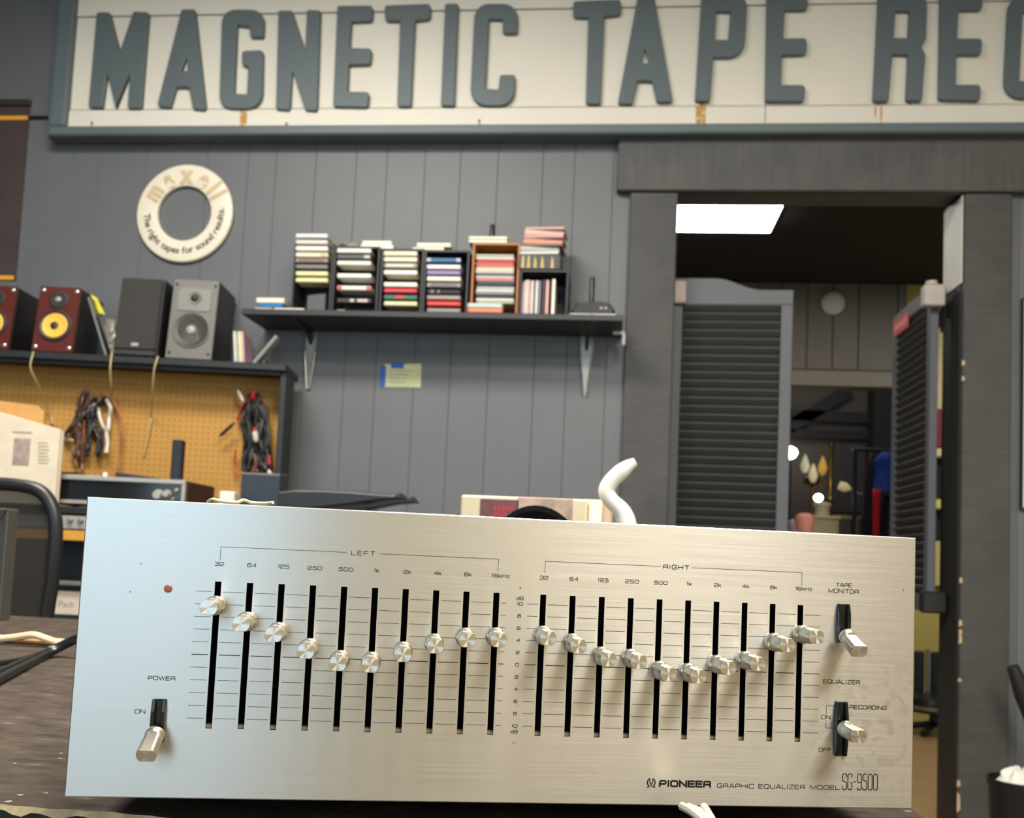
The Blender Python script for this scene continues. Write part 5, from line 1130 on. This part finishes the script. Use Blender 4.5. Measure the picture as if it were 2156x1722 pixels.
def line(pts, t, nm='printed_line'):
    mb = MB(EM); ribbon(mb, [Vector((p[0]/1000, p[1]/1000)) for p in pts], t/1000, -.00005); return mb.build(nm, INKB, EQ)
line([(-146.4, 42.7), (-146.4, 49.3), (-86.2, 49.3)], .22); line([(-70.4, 49.3), (-11.3, 49.3), (-11.3, 43.2)], .22)
line([(12.4, 43.2), (12.4, 49.3), (72.2, 49.3)], .22); line([(88.3, 49.3), (147.4, 49.3), (147.4, 42.6)], .22)
line([(166.6, -18.6), (162.2, -18.6), (162.2, -22.9)], .25); line([(162.2, -25.9), (162.2, -29.9), (166.6, -29.9)], .25); line([(176.2, 19.8), (176.2, 18.4)], .25)
for j, v in enumerate(LV):                        # one printed scale line per level, broken at the slots
    mb = MB(EM); ed = [-156.8]+[u*1000 for u in SLOTS[:10]]+[-6.4]; ed2 = [4.2]+[u*1000 for u in SLOTS[10:]]+[158.0]
    for E_ in (ed, ed2):
        for i in range(len(E_)-1):
            a = E_[i]+(2.5 if i else 0); b = E_[i+1]-(2.5 if i < len(E_)-2 else 0)
            ribbon(mb, [Vector((a/1000, v/1000)), Vector((b/1000, v/1000))], .00038 if j == 5 else .00022, -.00005)
    mb.build('printed_scale_line', INKB, EQ)
for u, v in ((203.4, 42.5), (-183, 39.5), (-187, 26)): MB(EM).lathe([(0, .00035), (.0001, .00035)], (u/1000, -.00003, v/1000+ZO), (0, -1, 0), 8).build('pit_mark', mat('pit_mark', (90, 84, 74), .8), EQ)

# cream cable with a metal plug on top of the equalizer
ztop = EM.translation.z+ZO+.064
def el(px, py, d): return Frame.loc(EF, px, py, d)
EF = Frame(0, 0); EF.M = EM; EF.I = EM.inverted()
pts = [(436, 1056), (450, 1052), (470, 1056), (500, 1058), (512, 1053), (530, 1058), (560, 1059), (575, 1058)]
zt2 = ZO+.064
cw = thing('audio_cable', 'cream twisted cable with a metal plug lying on top of the equalizer', 'cable', mw=EM @ Matrix.Translation((-.13, .05, zt2)))
P1 = [EM @ Vector((el(px, py, .03).x, .03+.004*math.sin(px), max(zt2+.0012, el(px, py, .03).z))) for px, py in pts]
MB().tube(spl(P1), .0009, 8).build('cord', mat('cord_cream', (214, 200, 160), .5), cw, smooth=True)
P2 = [EM @ Vector((el(px, py, .03).x, .034+.004*math.cos(px), zt2+.0012)) for px, py in pts]
MB().tube(spl(P2), .0009, 8).build('cord', MATS['cord_cream'], cw, smooth=True)
q = EM @ Vector((el(575, 1058, .03).x, .031, zt2+.0026)); ax = EM.to_3x3() @ Vector((1, 0, 0))
MB().lathe([(-.001, .0012), (-.0004, .0024), (.0020, .0024), (.0023, .0013), (.0030, .0022), (.0040, .0020), (.0042, .0008)], q, ax, 12).build('plug', mat('plug_metal', (150, 140, 126), .2, .9), cw, smooth=True)
# white cable ties under the front
ct_ = thing('cable_tie_bundle', 'bundle of white cable ends poking out under the equalizer', 'cable', (atz(1455, 1722, TZ).x, ty0+.01, TZ))
for i, (a, b, c) in enumerate((((1436, 1697), (1462, 1712), (1500, 1745)), ((1451, 1699), (1470, 1710), (1508, 1742)), ((1482, 1699), (1490, 1712), (1506, 1740)), ((1464, 1704), (1478, 1716), (1496, 1750)))):
    P = [at(a[0], a[1], .475), at(b[0], b[1], .462), at(c[0], c[1], .445)]
    for k, p in enumerate(P): p.z = max(p.z, TZ+.003) if k < 2 else p.z
    MB().tube(spl(P), .0021, 8, rad=None).build('cable_end', mat('tie_white', (206, 196, 176), .5), ct_, smooth=True)

# ================================================================== things on the table behind and beside the equalizer
# carton
CARY = 1.10
a, b = at(971, 1041, CARY), at(1237, 1052, CARY)
cb_ = thing('wrapped_carton', 'cream carton with a maroon label in clear wrap behind the equalizer', 'carton', ((a.x+b.x)/2, CARY+.05, TZ))
zc1 = (a.z+b.z)/2
bx('carton_body', mat('carton_cream', (214, 200, 166), .6, var=.04), cb_, a.x, b.x, CARY, CARY+.1, TZ+.0005, zc1, bevel=.002)
p0, p1 = at(1012, 1050, CARY), at(1090, 1100, CARY); bx('maroon_label', mat('maroon_print', (110, 66, 66), .5, var=.2, scale=60), cb_, p0.x, p1.x, CARY-.0008, CARY-.0002, TZ+.08, p0.z, bevel=0)
p0, p1 = at(1090, 1047, CARY), at(1205, 1100, CARY); bx('printed_panel', mat('carton_print', (176, 150, 134), .5, var=.3, scale=70), cb_, p0.x+.0002, p1.x, CARY-.0008, CARY-.0002, TZ+.08, p0.z)
RED = mat('red_print', (176, 52, 60), .5)
for k, (x0, x1, y) in enumerate(((1040, 1082, 1070), (1040, 1068, 1082))):
    p0, p1 = at(x0, y, CARY), at(x1, y, CARY)
    for j in range(5): 
        xx = p0.x+(p1.x-p0.x)*j/5; bx('red_lettering', RED, cb_, xx, xx+(p1.x-p0.x)/5*.7, CARY-.0012, CARY-.0009, p0.z-.003, p0.z+.003)
# black dome-shaped case
q = at(1129, 1063, .98); w = 69*.98/2000
dm = thing('domed_case', 'black round-topped case in front of the cream carton', 'case', (q.x, 1.0, TZ))
prof = [(w*math.cos(math.pi*k/20)*1.5, (q.z-TZ-.06)+.06*math.sin(math.pi*k/20)) for k in range(21)]
MB().prism([(q.x+x_, TZ+z) for x_, z in prof]+[(q.x-w*1.5, TZ+.001), (q.x+w*1.5, TZ+.001)], .98, 1.06).build('shell', mat('matte_black', (9, 9, 10), .95, var=0, spec=.05), dm, bevel=.006)
bx('latch', BLACKP, dm, q.x-.01, q.x+.01, .974, .9795, TZ+.05, TZ+.07)
# rolls of tape and the tape gun
TAN = mat('tape_tan', (190, 174, 144), .6, var=.06); 
q = at(1249, 1085, 1.33); zr = at(1249, 1052, 1.33).z-TZ
tr_ = thing('tape_roll', 'beige roll of tape seen edge-on right of the carton', 'tape roll', (q.x, 1.33, TZ))
R_ = zr/2; 
prof = [(-.0125, R_*.45), (-.0125, R_), (.0125, R_), (.0125, R_*.45)]
n = 40; rings = [[Vector((q.x+p[0], 1.33+p[1]*math.cos(2*math.pi*k/n), TZ+.0003+R_+p[1]*math.sin(2*math.pi*k/n))) for p in prof] for k in range(n)]; rings.append(rings[0])
MB().ring_skin([[*r] for r in rings], False).build('tape', TAN, tr_, smooth=True)
prof = [(-.0127, R_*.40), (-.0127, R_*.45), (.0127, R_*.45), (.0127, R_*.40)]; rings = [[Vector((q.x+p[0], 1.33+p[1]*math.cos(2*math.pi*k/n), TZ+.0003+R_+p[1]*math.sin(2*math.pi*k/n))) for p in prof] for k in range(n)]; rings.append(rings[0])
MB().ring_skin(rings, False).build('core', mat('card_core', (120, 100, 70), .8), tr_, smooth=True)
q = at(1274, 1080, 1.36); w = 15*1.36/2000; zt3 = at(1274, 1053, 1.36).z
o = MB().lathe([(0, w), (.004, w*1.03), (zt3-TZ-.012, w*1.03), (zt3-TZ-.004, w*.85), (zt3-TZ, w*.3)], (q.x, 1.36, TZ+.0003), (0, 0, 1), 24).build('wooden_bottle', mat('beige_wood', (186, 164, 142), .5), smooth=True); tag(o, 'beige rounded bottle-like post between the tape roll and the white handle', 'bottle')
hg = thing('tape_gun', 'white curved plastic handle of a tape gun standing behind the equalizer', 'tape gun', (at(1305, 1100, 1.15).x, 1.15, TZ))
path = [(1338, 972), (1318, 985), (1290, 1010), (1277, 1032), (1285, 1052), (1308, 1075), (1318, 1100), (1322, 1140)]
P = spl([at(x_, y_, 1.15) for x_, y_ in path], 6); nP = len(P)
rad = [.0052+.0048*min(1, i/8)-(0 if i < nP*.6 else 0)+(.004*max(0, (i-nP*.62)/(nP*.38))) for i in range(nP)]
P.append(Vector((P[-1].x, 1.15, TZ+.012))); rad.append(.013)
MB().tube(P, .01, 14, rad=rad).build('handle', WHITEP, hg, smooth=True)
bx('base', WHITEP, hg, P[-1].x-.03, P[-1].x+.03, 1.11, 1.19, TZ+.0003, TZ+.014, bevel=.004)
# swivel chair with black curved armrests behind the equalizer
ac = thing('task_chair', 'black task chair whose curved armrests rise behind the equalizer', 'chair', (at(700, 1060, 2.1).x, 2.15, 0))
cx_ = at(700, 1060, 2.1).x
def blade(pts, y, dy, th):
    T = [at(x_, y0, y) for x_, y0, y1 in pts]; B = [at(x_, y1, y) for x_, y0, y1 in pts]
    rings = [[Vector((t.x, y, t.z)), Vector((t.x, y+dy*.5, t.z+.004)), Vector((t.x, y+dy, t.z)), Vector((b.x, y+dy, b.z)), Vector((b.x, y, b.z))] for t, b in zip(T, B)]
    MB().ring_skin(rings).build('armrest', mat('arm_black', (30, 28, 27), .4), ac, smooth=False, bevel=.004)
blade([(585, 1036, 1075), (620, 1032, 1072), (680, 1033, 1068), (740, 1036, 1060), (800, 1041, 1052), (828, 1043, 1050), (838, 1038, 1050), (846, 1046, 1051)], 2.1, .07, .02)
blade([(660, 1058, 1078), (720, 1054, 1076), (780, 1051, 1070), (830, 1052, 1060), (858, 1052, 1058), (866, 1046, 1057), (873, 1056, 1059)], 2.35, .06, .02)
MB().lathe([(0, .025), (.30, .025), (.31, .04), (.46, .04)], (cx_, 2.2, .06), (0, 0, 1), 18).build('column', BLACK, ac, smooth=True)
MB().lathe([(0, .2), (.02, .23), (.06, .23), (.08, .2)], (cx_, 2.2, .52), (0, 0, 1), 28).build('seat', mat('seat_fabric', (24, 24, 26), .9), ac, smooth=True)
for k in range(5):
    a_ = k*2*math.pi/5; MB().tube([(cx_, 2.2, .09), (cx_+.28*math.cos(a_), 2.2+.28*math.sin(a_), .055)], .02).build('base_arm', BLACK, ac, smooth=True)
    MB().cyl((cx_+.28*math.cos(a_)-.01, 2.2+.28*math.sin(a_), .026), (cx_+.28*math.cos(a_)+.01, 2.2+.28*math.sin(a_), .026), .026).build('caster', RUB, ac, smooth=True)
zb1 = at(700, 1066, 2.1).z; MB().tube([(cx_, 2.13, .54), (cx_-.02, 2.13, .7), (cx_-.06, 2.13, zb1-.0)], .016).build('arm_post', BLACK, ac, smooth=True)
zb2 = at(740, 1072, 2.35).z; MB().tube([(cx_+.02, 2.36, .54), (cx_+.03, 2.38, .7), (cx_+.02, 2.38, zb2)], .016).build('arm_post', BLACK, ac, smooth=True)

# mesh-backed office chair at the left
CY_ = 1.75
oc = thing('office_chair', 'black office chair with a rounded mesh backrest at the left edge', 'chair', (at(0, 1200, CY_).x, CY_-.2, 0))
out = [(-95, 1030), (-60, 1020), (-20, 1018), (40, 1022), (80, 1032), (104, 1056), (116, 1092), (117, 1140), (110, 1220), (98, 1300), (88, 1370)]
right = [at(x_, y_, CY_) for x_, y_ in out]
MB().tube(spl(right, 5), .0135, 10).build('back_frame', mat('frame_black', (26, 26, 28), .4), oc, smooth=True)
ofs = at(-330, 1200, CY_).x
mid = at(-95, 1030, CY_).x
left = [Vector((2*mid-p.x, p.y, p.z)) for p in right]
MB().tube(spl(left, 5), .0135, 10).build('back_frame', MATS['frame_black'], oc, smooth=True)
MESHM = bpy.data.materials.new('mesh_fabric'); MESHM.use_nodes = True
def _mesh():
    nt = MESHM.node_tree; N = nt.nodes; L = nt.links; b = N['Principled BSDF']; b.inputs['Base Color'].default_value = rgb((46, 42, 38)); b.inputs['Roughness'].default_value = .7
    tc = N.new('ShaderNodeTexCoord'); ck = N.new('ShaderNodeTexChecker'); ck.inputs['Scale'].default_value = 420; L.new(tc.outputs['Object'], ck.inputs['Vector'])
    mr = N.new('ShaderNodeMapRange'); mr.inputs[3].default_value = .45; mr.inputs[4].default_value = .95; L.new(ck.outputs['Fac'], mr.inputs[0])
    t = N.new('ShaderNodeBsdfTransparent'); mx = N.new('ShaderNodeMixShader'); L.new(mr.outputs[0], mx.inputs[0]); L.new(t.outputs[0], mx.inputs[1]); L.new(b.outputs[0], mx.inputs[2]); L.new(mx.outputs[0], N['Material Output'].inputs['Surface'])
_mesh()
fp_ = [(p.x, p.z) for p in spl(left, 3)[::-1]]+[(p.x, p.z) for p in spl(right, 3)]
MB().prism(fp_, CY_-.001, CY_+.001).build('mesh_panel', MESHM, oc)
zl_ = right[-1].z
MB().tube([(mid-.19, CY_, zl_), (mid+.19, CY_, zl_)], .0135, 10).build('lower_bar', MATS['frame_black'], oc, smooth=True)
bx('lumbar_bar', MATS['frame_black'], oc, mid-.19, mid+.19, CY_+.004, CY_+.02, at(60, 1230, CY_).z-.018, at(60, 1230, CY_).z+.012, bevel=.005)
bx('spine', MATS['frame_black'], oc, mid-.03, mid+.03, CY_+.01, CY_+.04, .48, at(60, 1230, CY_).z-.02, bevel=.006)
bx('seat', MATS['seat_fabric'], oc, mid-.24, mid+.24, CY_-.42, CY_+.04, .42, .48, bevel=.02, seg=2)
MB().cyl((mid, CY_-.2, .08), (mid, CY_-.2, .419), .026).build('column', BLACK, oc, smooth=True)
for k in range(5):
    a_ = k*2*math.pi/5; MB().tube([(mid, CY_-.2, .1), (mid+.3*math.cos(a_), CY_-.2+.3*math.sin(a_), .055)], .02).build('base_arm', BLACK, oc, smooth=True)
    MB().cyl((mid+.3*math.cos(a_)-.01, CY_-.2+.3*math.sin(a_), .026), (mid+.3*math.cos(a_)+.01, CY_-.2+.3*math.sin(a_), .026), .026).build('caster', RUB, oc, smooth=True)
# monitor at the left edge
MY = 1.16
mo = thing('computer_monitor', 'grey metal monitor corner with a pale lit screen at the left edge', 'monitor', (at(-60, 1340, MY).x, MY+.04, TZ))
xr = at(8, 1180, MY).x; zt4 = at(10, 1070, MY).z; GM = mat('monitor_grey', (88, 86, 80), .4, .3)
xin = at(-16, 1180, MY).x; xl_ = xr-.40; zb4 = TZ+.02; zin = at(-16, 1100, MY).z
MB().hexa([(xin, MY+.006, zb4+.02), (xr, MY, zb4), (xr, MY, zt4), (xin, MY+.006, zin), (xin, MY+.024, zb4+.02), (xr, MY+.024, zb4), (xr, MY+.024, zt4), (xin, MY+.024, zin)]).build('side_bezel', GM, mo, bevel=.0015)
MB().hexa([(xl_+.03, MY+.006, zin), (xin, MY+.006, zin), (xr, MY, zt4), (xl_, MY, zt4), (xl_+.03, MY+.024, zin), (xin, MY+.024, zin), (xr, MY+.024, zt4), (xl_, MY+.024, zt4)]).build('top_bezel', GM, mo, bevel=.0015)
MB().hexa([(xl_, MY, zb4), (xl_+.03, MY+.006, zb4+.02), (xl_+.03, MY+.006, zin), (xl_, MY, zt4), (xl_, MY+.024, zb4), (xl_+.03, MY+.024, zb4+.02), (xl_+.03, MY+.024, zin), (xl_, MY+.024, zt4)]).build('side_bezel', GM, mo, bevel=.0015)
MB().hexa([(xl_, MY, zb4), (xr, MY, zb4), (xin, MY+.006, zb4+.02), (xl_+.03, MY+.006, zb4+.02), (xl_, MY+.024, zb4), (xr, MY+.024, zb4), (xin, MY+.024, zb4+.02), (xl_+.03, MY+.024, zb4+.02)]).build('bottom_bezel', GM, mo, bevel=.0015)
bx('screen', mat('lit_screen', (150, 190, 214), .3, var=0, emit=.9), mo, xl_+.03, xin, MY+.01, MY+.016, zb4+.02, zin)
bx('back_shell', BLACKP, mo, xl_+.004, xr-.004, MY+.0241, MY+.026, zb4+.004, zt4-.004, bevel=.004)
bx('stand', BLACKP, mo, xl_+.12, xr-.12, MY+.005, MY+.1, TZ+.0004, TZ+.019, bevel=.003)
# cables on the table at the left
TC = mat('tan_cable', (206, 166, 120), .5)
for i, (pts, c, lab) in enumerate((([(-20, 1352), (30, 1342), (70, 1337), (100, 1346), (128, 1360)], (214, 184, 150), 'cream cable on the table by the monitor, upper of two'), ([(-20, 1374), (20, 1358), (70, 1350), (110, 1352), (135, 1364)], (210, 160, 110), 'tan cable on the table by the monitor, with blue tape'))):
    P = [atz(x_, y_+(22 if False else 0), TZ+.012) for x_, y_ in pts]
    P = [at(x_, y_, 1.08+.02*i) for x_, y_ in pts]
    for p in P: p.z = max(p.z, TZ+.005)
    t = thing('loose_cable', lab, 'cable', mw=Matrix.Translation((P[0].x, P[0].y, TZ)), group='loose cables on the table')
    MB().tube(spl(P), .0042, 8).build('cord', cmat(c, .5), t, smooth=True); MB().tube([p+Vector((0, .006, -.001)) for p in spl(P)], .0035, 8).build('cord', cmat(c, .5), t, smooth=True)
    if i: MB().tube([P[0]+Vector((.004, 0, 0)), P[1]+Vector((-.006, 0, -.004))], .0065, 10).build('blue_tape', mat('tape_blue', (60, 130, 200), .5), t, smooth=True)
for i, (pts) in enumerate(([(-20, 1440), (40, 1408), (100, 1378), (160, 1348), (190, 1340)], [(-20, 1424), (40, 1396), (100, 1370), (160, 1342), (190, 1336)], [(-20, 1400), (60, 1385), (110, 1366), (170, 1344), (200, 1336)])):
    P = []
    for x_, y_ in pts:
        q = atz(x_, y_, TZ+.0045)
        if q.y > 1.0 or q.y < 0: q = at(x_, y_, 1.0); q.z = max(q.z, TZ+.0045)
        P.append(q)
    o = MB().tube(spl(P), .0042-.0006*i, 8).build('power_cord', BLACKP, smooth=True); tag(o, 'black cord crossing the table to the equalizer, %s of three' % ('nearest', 'middle', 'farthest')[i], 'cord', 'black cords on the table')
# bin with a white bag and a leaning black handle at the right
q = at(2175, 1655, 2.4)
bn = thing('waste_bin', 'black waste bin with a white bag at the lower right corner', 'bin', (q.x, 2.5, 0)); zr_ = q.z
R0 = q.x-at(2107, 1655, 2.4).x
n = 32
def ringz(r, z): return [Vector((q.x+r*math.cos(2*math.pi*k/n), 2.4+R0+r*math.sin(2*math.pi*k/n), z)) for k in range(n)]
MB().ring_skin([ringz(R0*.75, .001), ringz(R0*.98, zr_-.02), ringz(R0*1.03, zr_-.015), ringz(R0*1.03, zr_), ringz(R0*.96, zr_), ringz(R0*.72, .02)]).build('body', BLACKP, bn, smooth=True)
rnd = random.Random(9); rings = []
for i in range(7):
    s = i/6; rings.append([Vector((q.x+.0+R0*(.9-.75*s)*math.cos(a)*(1+.15*rnd.uniform(-1, 1)), 2.4+R0+R0*(.9-.75*s)*math.sin(a)*(1+.15*rnd.uniform(-1, 1)), zr_-.03+.05*math.sin(s*1.5)*(1+.3*rnd.uniform(-1, 1)))) for a in (2*math.pi*k/16 for k in range(16))])
MB().ring_skin(rings).build('bag', mat('bag_white', (206, 200, 190), .5), bn)
a, b = at(2132, 1402, 3.2), at(2180, 1520, 3.2)
lh_ = thing('padded_handle', 'black padded handle leaning by the wall right of the doorway', 'handle', (b.x+.3, 3.25, 0))
MB().tube([a, (a+b)/2, b], .03, 12, rad=[.018, .03, .03]).build('grip', RUB, lh_, smooth=True)
MB().tube([b-(b-a)*.05, b+(b-a)*1.2, Vector((b.x+.42, 3.2, .02))], .014, 10).build('rod', STEEL, lh_, smooth=True)
